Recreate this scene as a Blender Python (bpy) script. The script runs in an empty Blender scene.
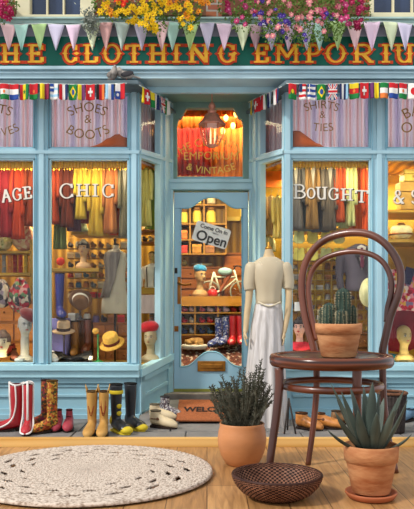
import bpy, bmesh, math, random
from mathutils import Vector, Matrix, noise
random.seed(11)
C = bpy.context.scene.collection
PI = math.pi
F, CX, HY, CH = 720.0, 207.0, 302.0, 0.665
GZ = -0.495                                   # pavement level in front of the shop
def P(px, py, D): return Vector(((px-CX)*D/F, D, CH-(py-HY)*D/F))
def X(px, D): return (px-CX)*D/F
def Z(py, D): return CH-(py-HY)*D/F
def lin(c):
    return tuple((x/12.92 if x <= .04045 else ((x+.055)/1.055)**2.4) for x in c)
def hx(h):
    h = h.lstrip('#'); return lin(tuple(int(h[i:i+2], 16)/255 for i in (0, 2, 4)))

# ------------------------------------------------------------------ materials
MATS = {}
def M(name, col, rough=.55, metal=0, var=.14, scale=9, bump=0, bscale=70, col2=None, stretch=(1, 1, 1),
      coat=0, sheen=0, detail=4, contrast=(.3, .7), sub=0):
    if name in MATS: return MATS[name]
    m = bpy.data.materials.new(name); m.use_nodes = True
    nt = m.node_tree; N = nt.nodes; L = nt.links
    b = N['Principled BSDF']
    tc = N.new('ShaderNodeTexCoord'); mp = N.new('ShaderNodeMapping'); mp.inputs['Scale'].default_value = stretch
    L.new(tc.outputs['Object'], mp.inputs[0])
    nz = N.new('ShaderNodeTexNoise'); nz.inputs['Scale'].default_value = scale; nz.inputs['Detail'].default_value = detail
    L.new(mp.outputs[0], nz.inputs['Vector'])
    cr = N.new('ShaderNodeValToRGB')
    c = hx(col) if isinstance(col, str) else col
    if col2: c1 = c; c2 = hx(col2) if isinstance(col2, str) else col2
    else:
        c1 = tuple(x*(1-var) for x in c); c2 = tuple(min(1, x*(1+var)) for x in c)
    cr.color_ramp.elements[0].color = (*c1, 1); cr.color_ramp.elements[0].position = contrast[0]
    cr.color_ramp.elements[1].color = (*c2, 1); cr.color_ramp.elements[1].position = contrast[1]
    L.new(nz.outputs['Fac'], cr.inputs[0]); L.new(cr.outputs[0], b.inputs['Base Color'])
    b.inputs['Roughness'].default_value = rough; b.inputs['Metallic'].default_value = metal
    b.inputs['Coat Weight'].default_value = coat; b.inputs['Coat Roughness'].default_value = .12
    b.inputs['Sheen Weight'].default_value = sheen
    b.inputs['Specular IOR Level'].default_value = .5 if (rough < .36 or coat or metal) else .22
    if sub:
        b.inputs['Subsurface Weight'].default_value = sub; b.inputs['Subsurface Radius'].default_value = (.02, .01, .006)
    if bump:
        n2 = N.new('ShaderNodeTexNoise'); n2.inputs['Scale'].default_value = bscale; n2.inputs['Detail'].default_value = 3
        L.new(mp.outputs[0], n2.inputs['Vector'])
        bp = N.new('ShaderNodeBump'); bp.inputs['Strength'].default_value = bump; bp.inputs['Distance'].default_value = .01
        L.new(n2.outputs['Fac'], bp.inputs['Height']); L.new(bp.outputs[0], b.inputs['Normal'])
    MATS[name] = m; return m
def wave_mat(name, cols, scale=5, axis='X', rough=.7, dist=1.5, stretch=(1, 1, 1), bump=0):
    """bands of several colours running along one axis (striped cloth, wood grain)"""
    if name in MATS: return MATS[name]
    m = bpy.data.materials.new(name); m.use_nodes = True
    nt = m.node_tree; N = nt.nodes; L = nt.links; b = N['Principled BSDF']
    tc = N.new('ShaderNodeTexCoord'); mp = N.new('ShaderNodeMapping'); mp.inputs['Scale'].default_value = stretch
    L.new(tc.outputs['Object'], mp.inputs[0])
    w = N.new('ShaderNodeTexWave'); w.bands_direction = axis; w.inputs['Scale'].default_value = scale
    w.inputs['Distortion'].default_value = dist; w.inputs['Detail'].default_value = 3
    L.new(mp.outputs[0], w.inputs['Vector'])
    cr = N.new('ShaderNodeValToRGB'); el = cr.color_ramp.elements
    while len(el) < len(cols): el.new(.5)
    for i, c in enumerate(cols):
        el[i].position = i/(len(cols)-1); el[i].color = (*hx(c), 1)
    L.new(w.outputs['Fac'], cr.inputs[0]); L.new(cr.outputs[0], b.inputs['Base Color'])
    b.inputs['Roughness'].default_value = rough; b.inputs['Specular IOR Level'].default_value = .5 if rough < .36 else .2
    if bump:
        bp = N.new('ShaderNodeBump'); bp.inputs['Strength'].default_value = bump; bp.inputs['Distance'].default_value = .005
        L.new(w.outputs['Fac'], bp.inputs['Height']); L.new(bp.outputs[0], b.inputs['Normal'])
    MATS[name] = m; return m
def spot_mat(name, cols, scale=30, rough=.6, stretch=(1, 1, 1)):
    """patches of several colours (printed floral cloth, camouflage of stitched leather, speckles)"""
    if name in MATS: return MATS[name]
    m = bpy.data.materials.new(name); m.use_nodes = True
    nt = m.node_tree; N = nt.nodes; L = nt.links; b = N['Principled BSDF']
    tc = N.new('ShaderNodeTexCoord'); mp = N.new('ShaderNodeMapping'); mp.inputs['Scale'].default_value = stretch
    L.new(tc.outputs['Object'], mp.inputs[0])
    v = N.new('ShaderNodeTexVoronoi'); v.inputs['Scale'].default_value = scale
    L.new(mp.outputs[0], v.inputs['Vector'])
    s = N.new('ShaderNodeSeparateColor'); L.new(v.outputs['Color'], s.inputs[0])
    cr = N.new('ShaderNodeValToRGB'); cr.color_ramp.interpolation = 'CONSTANT'; el = cr.color_ramp.elements
    while len(el) < len(cols): el.new(.5)
    for i, c in enumerate(cols):
        el[i].position = i/len(cols); el[i].color = (*hx(c), 1)
    L.new(s.outputs[0], cr.inputs[0]); L.new(cr.outputs[0], b.inputs['Base Color'])
    b.inputs['Roughness'].default_value = rough; b.inputs['Specular IOR Level'].default_value = .25
    MATS[name] = m; return m
def glass_mat(name, tint=(1, 1, 1), refl=.045, rough=.02):
    if name in MATS: return MATS[name]
    m = bpy.data.materials.new(name); m.use_nodes = True
    nt = m.node_tree; N = nt.nodes; L = nt.links
    N.remove(N['Principled BSDF']); out = N['Material Output']
    t = N.new('ShaderNodeBsdfTransparent'); t.inputs[0].default_value = (*tint, 1)
    g = N.new('ShaderNodeBsdfGlossy'); g.inputs['Roughness'].default_value = rough
    mx = N.new('ShaderNodeMixShader'); nz = N.new('ShaderNodeTexNoise'); nz.inputs['Scale'].default_value = 1.5
    mr = N.new('ShaderNodeMapRange'); mr.inputs['To Min'].default_value = refl*.7; mr.inputs['To Max'].default_value = refl*1.3
    L.new(nz.outputs['Fac'], mr.inputs[0]); L.new(mr.outputs[0], mx.inputs[0])
    L.new(t.outputs[0], mx.inputs[1]); L.new(g.outputs[0], mx.inputs[2]); L.new(mx.outputs[0], out.inputs[0])
    MATS[name] = m; return m
def emit_mat(name, col, s):
    if name in MATS: return MATS[name]
    m = bpy.data.materials.new(name); m.use_nodes = True
    b = m.node_tree.nodes['Principled BSDF']; b.inputs['Base Color'].default_value = (*hx(col), 1)
    b.inputs['Emission Color'].default_value = (*hx(col), 1); b.inputs['Emission Strength'].default_value = s
    MATS[name] = m; return m

# ------------------------------------------------------------------ mesh builder
class MB:
    def __init__(s): s.v = []; s.f = []; s.m = []; s.sm = []; s.T = None
    def add(s, vs, fs, mi=0, smooth=False):
        o = len(s.v)
        for p in vs:
            p = Vector(p); s.v.append(s.T @ p if s.T else p)
        for f in fs: s.f.append([i+o for i in f]); s.m.append(mi); s.sm.append(smooth)
    def bx(s, x0, x1, y0, y1, z0, z1, mi=0):
        vs = [(x, y, z) for x in (x0, x1) for y in (y0, y1) for z in (z0, z1)]
        s.add(vs, [(0, 1, 3, 2), (4, 6, 7, 5), (0, 4, 5, 1), (2, 3, 7, 6), (0, 2, 6, 4), (1, 5, 7, 3)], mi)
    def box(s, c, sz, rot=None, mi=0):
        R = rot.to_matrix() if rot is not None and hasattr(rot, 'to_matrix') else rot
        vs = []
        for x in (-.5, .5):
            for y in (-.5, .5):
                for z in (-.5, .5):
                    p = Vector((x*sz[0], y*sz[1], z*sz[2]))
                    if R is not None: p = R @ p
                    vs.append(p+Vector(c))
        s.add(vs, [(0, 1, 3, 2), (4, 6, 7, 5), (0, 4, 5, 1), (2, 3, 7, 6), (0, 2, 6, 4), (1, 5, 7, 3)], mi)
    def prism(s, pts, y0, y1, mi=0):
        """2-D outline in x,z extruded from y0 (front) to y1 (back)"""
        n = len(pts)
        vs = [(x, y0, z) for x, z in pts]+[(x, y1, z) for x, z in pts]
        fs = [tuple(range(n)), tuple(range(2*n-1, n-1, -1))]+[(i, (i+1) % n, (i+1) % n+n, i+n) for i in range(n)]
        s.add(vs, fs, mi)
    def slab(s, pts, nrm, th, mi=0):
        """planar 3-D outline given a thickness along nrm"""
        n = len(pts); pts = [Vector(p) for p in pts]; k = Vector(nrm).normalized()*th
        fs = [tuple(range(n)), tuple(range(2*n-1, n-1, -1))]+[(i, (i+1) % n, (i+1) % n+n, i+n) for i in range(n)]
        s.add(pts+[p+k for p in pts], fs, mi)
    def rings(s, R, cap=True, closed=False, mi=0, smooth=True):
        n = len(R[0]); vs = [p for r in R for p in r]; fs = []
        m = len(R)
        for j in range(m if closed else m-1):
            k = (j+1) % m
            for i in range(n): fs.append((j*n+i, j*n+(i+1) % n, k*n+(i+1) % n, k*n+i))
        if cap and not closed: fs.append(tuple(range(n-1, -1, -1))); fs.append(tuple(range((m-1)*n, m*n)))
        s.add(vs, fs, mi, smooth)
    def tube(s, pts, r, n=8, closed=False, mi=0, flat=1.0, cap=True):
        pts = [Vector(p) for p in pts]; m = len(pts)
        rr = r if isinstance(r, (list, tuple)) else [r]*m
        t = []
        for i in range(m):
            a = pts[(i-1) % m] if (closed or i > 0) else pts[i]; b = pts[(i+1) % m] if (closed or i < m-1) else pts[i]
            d = (b-a); t.append(d.normalized() if d.length > 1e-9 else Vector((0, 0, 1)))
        u = t[0].orthogonal().normalized(); R = []
        if abs(t[0].z) < .9: u = t[0].cross(Vector((0, 0, 1))).normalized()
        for i in range(m):
            u = (u-t[i]*u.dot(t[i])).normalized(); w = t[i].cross(u)
            R.append([pts[i]+u*math.cos(2*PI*k/n)*rr[i]+w*math.sin(2*PI*k/n)*rr[i]*flat for k in range(n)])
        s.rings(R, cap, closed, mi)
    def lathe(s, prof, c=(0, 0, 0), n=28, mi=0, rx=1, ry=1, cap=True):
        c = Vector(c)
        s.rings([[c+Vector((r*rx*math.cos(2*PI*k/n), r*ry*math.sin(2*PI*k/n), z)) for k in range(n)] for r, z in prof], cap, False, mi)
    def ell(s, c, r, n=14, m=9, rot=None, mi=0):
        c = Vector(c); R = []
        for j in range(m+1):
            a = -PI/2+PI*j/m; a = max(-PI/2+.05, min(PI/2-.05, a)); ring = []
            for k in range(n):
                p = Vector((r[0]*math.cos(a)*math.cos(2*PI*k/n), r[1]*math.cos(a)*math.sin(2*PI*k/n), r[2]*math.sin(a)))
                if rot is not None: p = rot @ p
                ring.append(p+c)
            R.append(ring)
        s.rings(R, True, False, mi)
    def mesh(s, name, mats):
        me = bpy.data.meshes.new(name); me.from_pydata([tuple(p) for p in s.v], [], s.f)
        for i, p in enumerate(me.polygons): p.material_index = s.m[i]; p.use_smooth = s.sm[i]
        for m in (mats if isinstance(mats, (list, tuple)) else [mats]): me.materials.append(m)
        bm = bmesh.new(); bm.from_mesh(me); bmesh.ops.recalc_face_normals(bm, faces=bm.faces); bm.to_mesh(me); bm.free()
        return me
    def build(s, name, mats, parent=None, loc=None, bevel=0, rz=0, solid=0):
        o = bpy.data.objects.new(name, s.mesh(name, mats)); C.objects.link(o)
        if parent: o.parent = parent
        if loc is not None: o.location = loc
        if rz: o.rotation_euler.z = rz
        if solid: md = o.modifiers.new('s', 'SOLIDIFY'); md.thickness = solid; md.offset = 0
        if bevel: md = o.modifiers.new('b', 'BEVEL'); md.width = bevel; md.segments = 2; md.limit_method = 'ANGLE'
        return o
    def fuse(s, name, mat, parent=None, voxel=.01, smooth=4, loc=None, rz=0):
        """joins overlapping lumps into one continuous skin"""
        o = bpy.data.objects.new('tmp', s.mesh('tmp', mat)); C.objects.link(o)
        a = o.modifiers.new('r', 'REMESH'); a.mode = 'VOXEL'; a.voxel_size = voxel; a.use_smooth_shade = True
        if smooth: b = o.modifiers.new('s', 'SMOOTH'); b.iterations = smooth; b.factor = .5
        dg = bpy.context.evaluated_depsgraph_get(); me = bpy.data.meshes.new_from_object(o.evaluated_get(dg))
        bpy.data.objects.remove(o); me.name = name
        me.materials.clear(); me.materials.append(mat)
        for p in me.polygons: p.material_index = 0; p.use_smooth = True
        q = bpy.data.objects.new(name, me); C.objects.link(q)
        if parent: q.parent = parent
        if loc is not None: q.location = loc
        if rz: q.rotation_euler.z = rz
        return q
def tag(o, label, cat, group=None, kind=None):
    o['label'] = label; o['category'] = cat
    if group: o['group'] = group
    if kind: o['kind'] = kind
    return o
def thing(name, label, cat, loc=(0, 0, 0), rz=0, group=None):
    o = bpy.data.objects.new(name, None); C.objects.link(o); o.empty_display_size = .05
    o.location = loc; o.rotation_euler.z = rz; return tag(o, label, cat, group)
def struct(name, label=None, cat=None):
    o = bpy.data.objects.new(name, None); C.objects.link(o); o['kind'] = 'structure'
    if label: o['label'] = label
    if cat: o['category'] = cat
    return o
def st(o, label=None, cat=None):
    o['kind'] = 'structure'
    if label: o['label'] = label
    if cat: o['category'] = cat
    return o
def copy_tree(o, parent=None):
    c = o.copy(); C.objects.link(c)
    if parent: c.parent = parent
    for ch in list(o.children): copy_tree(ch, c)
    return c
def smooth_path(pts, n=6):
    pts = [Vector(p) for p in pts]; out = []
    for i in range(len(pts)-1):
        p0 = pts[max(i-1, 0)]; p1 = pts[i]; p2 = pts[i+1]; p3 = pts[min(i+2, len(pts)-1)]
        for k in range(n):
            t = k/n
            out.append(.5*((2*p1)+(p2-p0)*t+(2*p0-5*p1+4*p2-p3)*t*t+(3*p1-p0-3*p2+p3)*t**3))
    out.append(pts[-1]); return out
def interp(tab, z):
    if z <= tab[0][0]: return tab[0][1:]
    for a, b in zip(tab, tab[1:]):
        if z <= b[0]:
            t = (z-a[0])/(b[0]-a[0]); t = t*t*(3-2*t)*.5+t*.5
            return tuple(p+(q-p)*t for p, q in zip(a[1:], b[1:]))
    return tab[-1][1:]
def shade(h, k):
    h = h.lstrip('#'); v = [max(0, min(255, int(int(h[i:i+2], 16)*k))) for i in (0, 2, 4)]
    return '#%02x%02x%02x' % tuple(v)

# ------------------------------------------------------------------ lettering
GL = {  # stems and arcs on a unit box: ('l', x0,y0,x1,y1, serif) ('a', cx,cy,rx,ry,a0,a1)
 'H': [('l', .2, 0, .2, 1, 1), ('l', .8, 0, .8, 1, 1), ('l', .2, .5, .8, .5, 0)],
 'T': [('l', .5, 0, .5, 1, 2), ('l', .08, .93, .92, .93, 0), ('l', .08, .72, .08, .95, 0), ('l', .92, .72, .92, .95, 0)],
 'E': [('l', .25, 0, .25, 1, 1), ('l', .2, .95, .85, .95, 0), ('l', .2, .05, .88, .05, 0), ('l', .25, .5, .65, .5, 0), ('l', .87, .05, .87, .3, 0), ('l', .84, .7, .84, .95, 0), ('l', .65, .4, .65, .6, 0)],
 'C': [('a', .52, .5, .4, .48, 45, 315), ('l', .85, .68, .85, .95, 0), ('l', .85, .08, .85, .28, 0)],
 'L': [('l', .3, 0, .3, 1, 1), ('l', .2, .05, .88, .05, 0), ('l', .88, .05, .88, .32, 0)],
 'O': [('a', .5, .5, .4, .48, 0, 360)],
 'I': [('l', .5, 0, .5, 1, 1)],
 'N': [('l', .2, 0, .2, 1, 1), ('l', .82, 0, .82, 1, 3), ('l', .2, .95, .8, .05, 0)],
 'G': [('a', .5, .5, .4, .48, 45, 340), ('l', .83, .1, .83, .48, 0), ('l', .6, .45, .95, .45, 0), ('l', .82, .7, .82, .95, 0)],
 'M': [('l', .15, 0, .15, 1, 1), ('l', .85, 0, .85, 1, 1), ('l', .17, .95, .5, .3, 0), ('l', .5, .3, .83, .95, 0)],
 'P': [('l', .25, 0, .25, 1, 1), ('a', .5, .72, .36, .26, -95, 95), ('l', .25, .96, .52, .96, 0), ('l', .25, .46, .52, .46, 0)],
 'R': [('l', .22, 0, .22, 1, 1), ('a', .48, .72, .34, .26, -95, 95), ('l', .25, .96, .5, .96, 0), ('l', .25, .46, .5, .46, 0), ('l', .5, .46, .82, .04, 0), ('l', .75, .04, .97, .04, 0)],
 'U': [('l', .2, .35, .2, 1, 3), ('l', .82, .0, .82, 1, 3), ('a', .51, .34, .31, .32, 180, 360)],
 'A': [('l', .12, 0, .5, 1, 0), ('l', .5, 1, .88, 0, 0), ('l', .28, .38, .74, .38, 0), ('l', 0, .02, .26, .02, 0), ('l', .72, .02, 1, .02, 0)],
 'B': [('l', .22, 0, .22, 1, 1), ('a', .45, .74, .34, .24, -95, 95), ('a', .48, .27, .4, .25, -95, 95), ('l', .1, .97, .5, .97, 0), ('l', .2, .52, .5, .52, 0), ('l', .1, .03, .5, .03, 0)],
 '&': [('a', .42, .76, .2, .2, -60, 240), ('a', .4, .27, .32, .27, 100, 370), ('l', .3, .62, .85, .02, 0), ('l', .7, .3, .98, .42, 0), ('l', .72, .02, .98, .02, 0)],
 'S': [('a', .5, .73, .34, .25, 20, 270), ('a', .5, .25, .36, .25, -160, 90)],
 'W': [('l', .08, 1, .3, 0, 0), ('l', .3, 0, .5, .7, 0), ('l', .5, .7, .7, 0, 0), ('l', .7, 0, .92, 1, 0)],
}
def glyph_polys(ch, w, h, t, slab=True, bump=True):
    """list of closed 2-D outlines for one letter, w by h, stroke width t"""
    out = []
    def line(ax, ay, bx_, by, tt):
        d = Vector((bx_-ax, by-ay)); L = d.length
        if L < 1e-6: return
        d /= L; n = Vector((-d.y, d.x))*tt/2
        out.append([(ax+n.x, ay+n.y), (ax-n.x, ay-n.y), (bx_-n.x, by-n.y), (bx_+n.x, by+n.y)])
    for g in GL[ch]:
        if g[0] == 'l':
            x0, y0, x1, y1 = g[1]*w, g[2]*h, g[3]*w, g[4]*h; vert = abs(x0-x1) < .02*w
            line(x0, y0, x1, y1, t if (vert or abs(x0-x1) > .02*w and abs(y0-y1) > .2*h) else t*.62)
            if slab and g[5]:
                sw = t*1.9
                if g[5] in (1, 2): line(x0-sw/2-t*.25, y0+t*.2, x0+sw/2+t*.25, y0+t*.2, t*.5)
                if g[5] in (1, 3): line(x0-sw/2-t*.25, y1-t*.2, x0+sw/2+t*.25, y1-t*.2, t*.5)
                if bump and vert:
                    ym = (y0+y1)/2; out.append([(x0-t*.95, ym), (x0, ym-t*.6), (x0+t*.95, ym), (x0, ym+t*.6)])
        else:
            cx, cy, rx, ry = g[1]*w, g[2]*h, g[3]*w, g[4]*h; n = 18
            a0, a1 = math.radians(g[5]), math.radians(g[6])
            for k in range(n):
                p = a0+(a1-a0)*k/n; q = a0+(a1-a0)*(k+1)/n
                def th(a): return t*(.42+.34*abs(math.cos(a)))
                out.append([(cx+(rx-th(p)*.6)*math.cos(p), cy+(ry-th(p)*.6)*math.sin(p)), (cx+(rx+th(p)*.5)*math.cos(p), cy+(ry+th(p)*.5)*math.sin(p)),
                            (cx+(rx+th(q)*.5)*math.cos(q), cy+(ry+th(q)*.5)*math.sin(q)), (cx+(rx-th(q)*.6)*math.cos(q), cy+(ry-th(q)*.6)*math.sin(q))])
            if bump and rx > .3*w:
                for sx in (-1, 1):
                    if a1-a0 > 4.5 or sx > 0 and ch in 'PR':
                        out.append([(cx+sx*rx-t*.8, cy), (cx+sx*rx, cy-t*.5), (cx+sx*rx+t*.8, cy), (cx+sx*rx, cy+t*.5)])
    return out
def letter(ch, px0, px1, py0, py1, D, t, mat, parent, name='letter', dy=.004, rot=0, grow=0, bump=True, th=.003):
    w = X(px1, D)-X(px0, D); h = Z(py0, D)-Z(py1, D); b = MB()
    cx, cz = w/2, h/2; c, s_ = math.cos(rot), math.sin(rot); k_ = 0
    for poly in glyph_polys(ch, w, h, t, True, bump):
        if grow:
            mx = sum(p[0] for p in poly)/len(poly); my = sum(p[1] for p in poly)/len(poly); q = []
            for p in poly:
                dx, dy_ = p[0]-mx, p[1]-my; L = math.hypot(dx, dy_)+1e-9; q.append((p[0]+dx/L*grow, p[1]+dy_/L*grow))
            poly = q
        pts = []
        for x, z in poly:
            x -= cx; z -= cz; pts.append((X(px0, D)+cx+x*c-z*s_, Z(py1, D)+cz+x*s_+z*c))
        e = .00022*(k_ % 24); k_ += 1
        b.prism(pts, D-dy-th-e, D-dy)
    return b.build(name, mat, parent)
def text_mesh(txt, size, mat, name, parent, fn, bold=0, outline=0):
    """built-in lettering turned into a mesh and laid on a surface by fn(x, y) -> point"""
    cu = bpy.data.curves.new('t', 'FONT'); cu.body = txt; cu.size = size; cu.align_x = 'CENTER'; cu.align_y = 'CENTER'
    cu.offset = bold; cu.extrude = .002
    o = bpy.data.objects.new('t', cu); C.objects.link(o)
    me = bpy.data.meshes.new_from_object(o.evaluated_get(bpy.context.evaluated_depsgraph_get()))
    bpy.data.objects.remove(o)
    for v in me.vertices:
        p = fn(v.co.x, v.co.y); v.co = p+Vector((0, -v.co.z, 0)) if abs(v.co.z) > 0 else p
    me.materials.clear(); me.materials.append(mat); me.name = name
    q = bpy.data.objects.new(name, me); C.objects.link(q)
    if parent: q.parent = parent
    return q
def arc_fn(cpx, cpy, D, R, up=1, sx=1):
    """lays text on an arc in a vertical plane at depth D; R in metres, centre of text at the pixel"""
    c = P(cpx, cpy, D)
    def f(x, y):
        a = x*sx/R
        if up > 0: return Vector((c.x+(R+y)*math.sin(a), D-.004, c.z+(R+y)*math.cos(a)-R))
        return Vector((c.x+(R-y)*math.sin(a), D-.004, c.z-(R-y)*math.cos(a)+R))
    return f
# ================================================================== MATERIALS OF THE SHOPFRONT
BLUE = M('painted_wood_pale_blue', '#a8cbd7', .5, var=.12, scale=3, bump=.12, bscale=40, stretch=(1, 1, .5))
BLUE2 = M('painted_wood_blue_bead', '#84b4c6', .45, var=.1, scale=4)
BLUED = M('painted_door_blue', '#98bfd3', .42, var=.06, scale=2, bump=.06)
GREY = M('painted_grey_blue_ledge', '#9fb3b8', .6, var=.2, scale=6)
CORN = M('weathered_cornice_lead', '#64757c', .6, var=.3, scale=5)
GREEN = M('painted_sign_green', '#0e5a4c', .45, var=.12, scale=5)
REDL = M('painted_red_line', '#a8323a', .5)
GOLDY = M('letter_face_yellow', '#ecc23a', .45, var=.35, scale=22, col2='#ee9a2e')
ORNG = M('letter_edge_red', '#c8401f', .5, var=.3, scale=18)
CREAM = M('painted_window_cream', '#d8cfae', .5, var=.08, scale=5)
NAVY = M('dark_window_glass', '#31405e', .12, var=.3, scale=3)
LILAC = M('lead_flashing_lilac', '#8e8d9c', .6, var=.15, scale=4)
GLASS = glass_mat('window_glass', refl=.014)
GOLD = M('gilt_lettering', '#8f6c22', .4, .3, var=.3, scale=30)
WHITE = M('white_window_paint', '#e8e2d6', .5, var=.05)
BRASS = M('aged_brass', '#8a5a2a', .35, .9, var=.3, scale=20)
DARKM = M('dark_iron', '#2c2624', .45, .7, var=.2)
WOODI = wave_mat('shop_wood_panelling', ['#6b4a17', '#8c6622', '#a98232'], 3, 'X', .5, 4, (1, 1, .25))
OCHRE = M('ochre_shop_wall', '#a07d24', .7, var=.35, scale=4)
YELW = M('honey_shelf_wood', '#a98430', .5, var=.2, scale=5, stretch=(.4, 1, 4))
def brick_mat():
    m = bpy.data.materials.new('weathered_orange_brick'); m.use_nodes = True; nt = m.node_tree; N = nt.nodes; L = nt.links
    b = N['Principled BSDF']; tc = N.new('ShaderNodeTexCoord'); mp = N.new('ShaderNodeMapping'); mp.inputs['Rotation'].default_value = (PI/2, 0, 0)
    L.new(tc.outputs['Object'], mp.inputs[0]); br = N.new('ShaderNodeTexBrick'); br.inputs['Scale'].default_value = 1
    br.inputs['Brick Width'].default_value = .21; br.inputs['Row Height'].default_value = .07; br.inputs['Mortar Size'].default_value = .01
    br.inputs['Color1'].default_value = (*hx('#a3603f'), 1); br.inputs['Color2'].default_value = (*hx('#8a4a38'), 1); br.inputs['Mortar'].default_value = (*hx('#9c9388'), 1)
    L.new(mp.outputs[0], br.inputs[0]); L.new(br.outputs[0], b.inputs['Base Color']); b.inputs['Roughness'].default_value = .85
    bp = N.new('ShaderNodeBump'); bp.inputs['Distance'].default_value = .01; bp.invert = True; L.new(br.outputs['Fac'], bp.inputs['Height']); L.new(bp.outputs[0], b.inputs['Normal'])
    return m
BRICK = brick_mat()
def plank_mat():
    m = bpy.data.materials.new('oak_floorboards'); m.use_nodes = True; nt = m.node_tree; N = nt.nodes; L = nt.links
    b = N['Principled BSDF']; tc = N.new('ShaderNodeTexCoord'); mp = N.new('ShaderNodeMapping'); mp.inputs['Rotation'].default_value = (0, 0, PI/2)
    L.new(tc.outputs['Object'], mp.inputs[0]); br = N.new('ShaderNodeTexBrick'); br.inputs['Scale'].default_value = 1
    br.inputs['Brick Width'].default_value = 1.1; br.inputs['Row Height'].default_value = .135; br.inputs['Mortar Size'].default_value = .0018; br.offset = .37
    br.inputs['Color1'].default_value = (*hx('#be905e'), 1); br.inputs['Color2'].default_value = (*hx('#a67a4b'), 1); br.inputs['Mortar'].default_value = (*hx('#5f4023'), 1)
    L.new(mp.outputs[0], br.inputs[0])
    m2 = N.new('ShaderNodeMapping'); m2.inputs['Scale'].default_value = (22, 1.6, 1); L.new(tc.outputs['Object'], m2.inputs[0])
    nz = N.new('ShaderNodeTexNoise'); nz.inputs['Scale'].default_value = 2.2; nz.inputs['Detail'].default_value = 7; nz.inputs['Distortion'].default_value = 1.2; L.new(m2.outputs[0], nz.inputs[0])
    cr = N.new('ShaderNodeValToRGB'); cr.color_ramp.elements[0].position = .3; cr.color_ramp.elements[0].color = (.50, .42, .34, 1); cr.color_ramp.elements[1].position = .62; cr.color_ramp.elements[1].color = (1.12, 1.1, 1.05, 1)
    L.new(nz.outputs['Fac'], cr.inputs[0]); mx = N.new('ShaderNodeMix'); mx.data_type = 'RGBA'; mx.blend_type = 'MULTIPLY'; mx.inputs[0].default_value = .8
    L.new(br.outputs[0], mx.inputs[6]); L.new(cr.outputs[0], mx.inputs[7]); L.new(mx.outputs[2], b.inputs['Base Color'])
    b.inputs['Roughness'].default_value = .42
    bp = N.new('ShaderNodeBump'); bp.inputs['Distance'].default_value = .003; bp.inputs['Strength'].default_value = .4; bp.invert = True; L.new(br.outputs['Fac'], bp.inputs['Height']); L.new(bp.outputs[0], b.inputs['Normal'])
    return m
PLANK = plank_mat()
EDGE = wave_mat('pale_pine_edge_board', ['#c9974f', '#dcae66', '#e3b974'], 2, 'Z', .45, 6, (.15, 1, 3))
PAVE = M('grey_paving', '#7b7876', .8, var=.16, scale=7, bump=.3, bscale=50)
SOIL = M('potting_soil', '#2c221b', .95, var=.4, scale=60, bump=.6)

# ================================================================== GROUND
b = MB(); b.bx(-3.4, 3.4, -1.2, 3.30, -.04, 0); st(b.build('floor', PLANK), 'warm oak plank floor in front of the shop', 'floor')
b = MB(); b.bx(-3.4, 3.4, 3.302, 3.335, GZ, .041); st(b.build('trim_1', EDGE, bevel=.004), 'pale wooden board closing off the plank floor', 'trim')
b = MB()
yy = 3.34
while yy < 7.2:                                # stone slabs, joints left open by small gaps
    xx = -3.6+random.uniform(-.3, .3)
    while xx < 3.6:
        w = random.uniform(.75, 1.05); b.bx(xx, xx+w-.012, yy, min(yy+.62, 7.3)-.012, GZ-.05, GZ+random.uniform(-.003, .0)); xx += w
    yy += .63
b.bx(-4, 4, 3.34, 9, GZ-.09, GZ-.02)
st(b.build('floor_pavement', PAVE, bevel=.004), 'grey stone paving slabs along the shopfront', 'pavement')
# recessed doorway: entry slope climbing from the pavement to the door step
XL0, XL1, XR1, XR0 = -.67, -.389, .478, .77    # plan of the recess: front left, back left, back right, front right
DB = 8.0
zr = Z(400, 7.75)
b = MB()
b.add([(XL0, 6.95, GZ-.02), (XR0, 6.95, GZ-.02), (XR0, 7.2, Z(414, 7.2)), (XL0, 7.2, Z(414, 7.2)), (-.45, 7.78, zr), (.54, 7.78, zr), (-.6, 7.8, GZ-.06), (.6, 7.8, GZ-.06), (XL0, 6.95, GZ-.06), (XR0, 6.95, GZ-.06)],
      [(0, 1, 2, 3), (3, 2, 5, 4), (0, 3, 4, 6, 8), (1, 9, 7, 5, 2), (4, 5, 7, 6), (8, 6, 7, 9), (0, 8, 9, 1)])
st(b.build('floor_entry', PAVE), 'grey entry slope running up to the shop door', 'entry floor')
b = MB(); b.bx(-.47, .56, 7.78, 8.1, GZ-.06, Z(393, 7.86)); st(b.build('trim_2', M('stone_step', '#6f6862', .8, var=.2), bevel=.006), 'worn stone doorstep under the blue door', 'doorstep')

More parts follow.
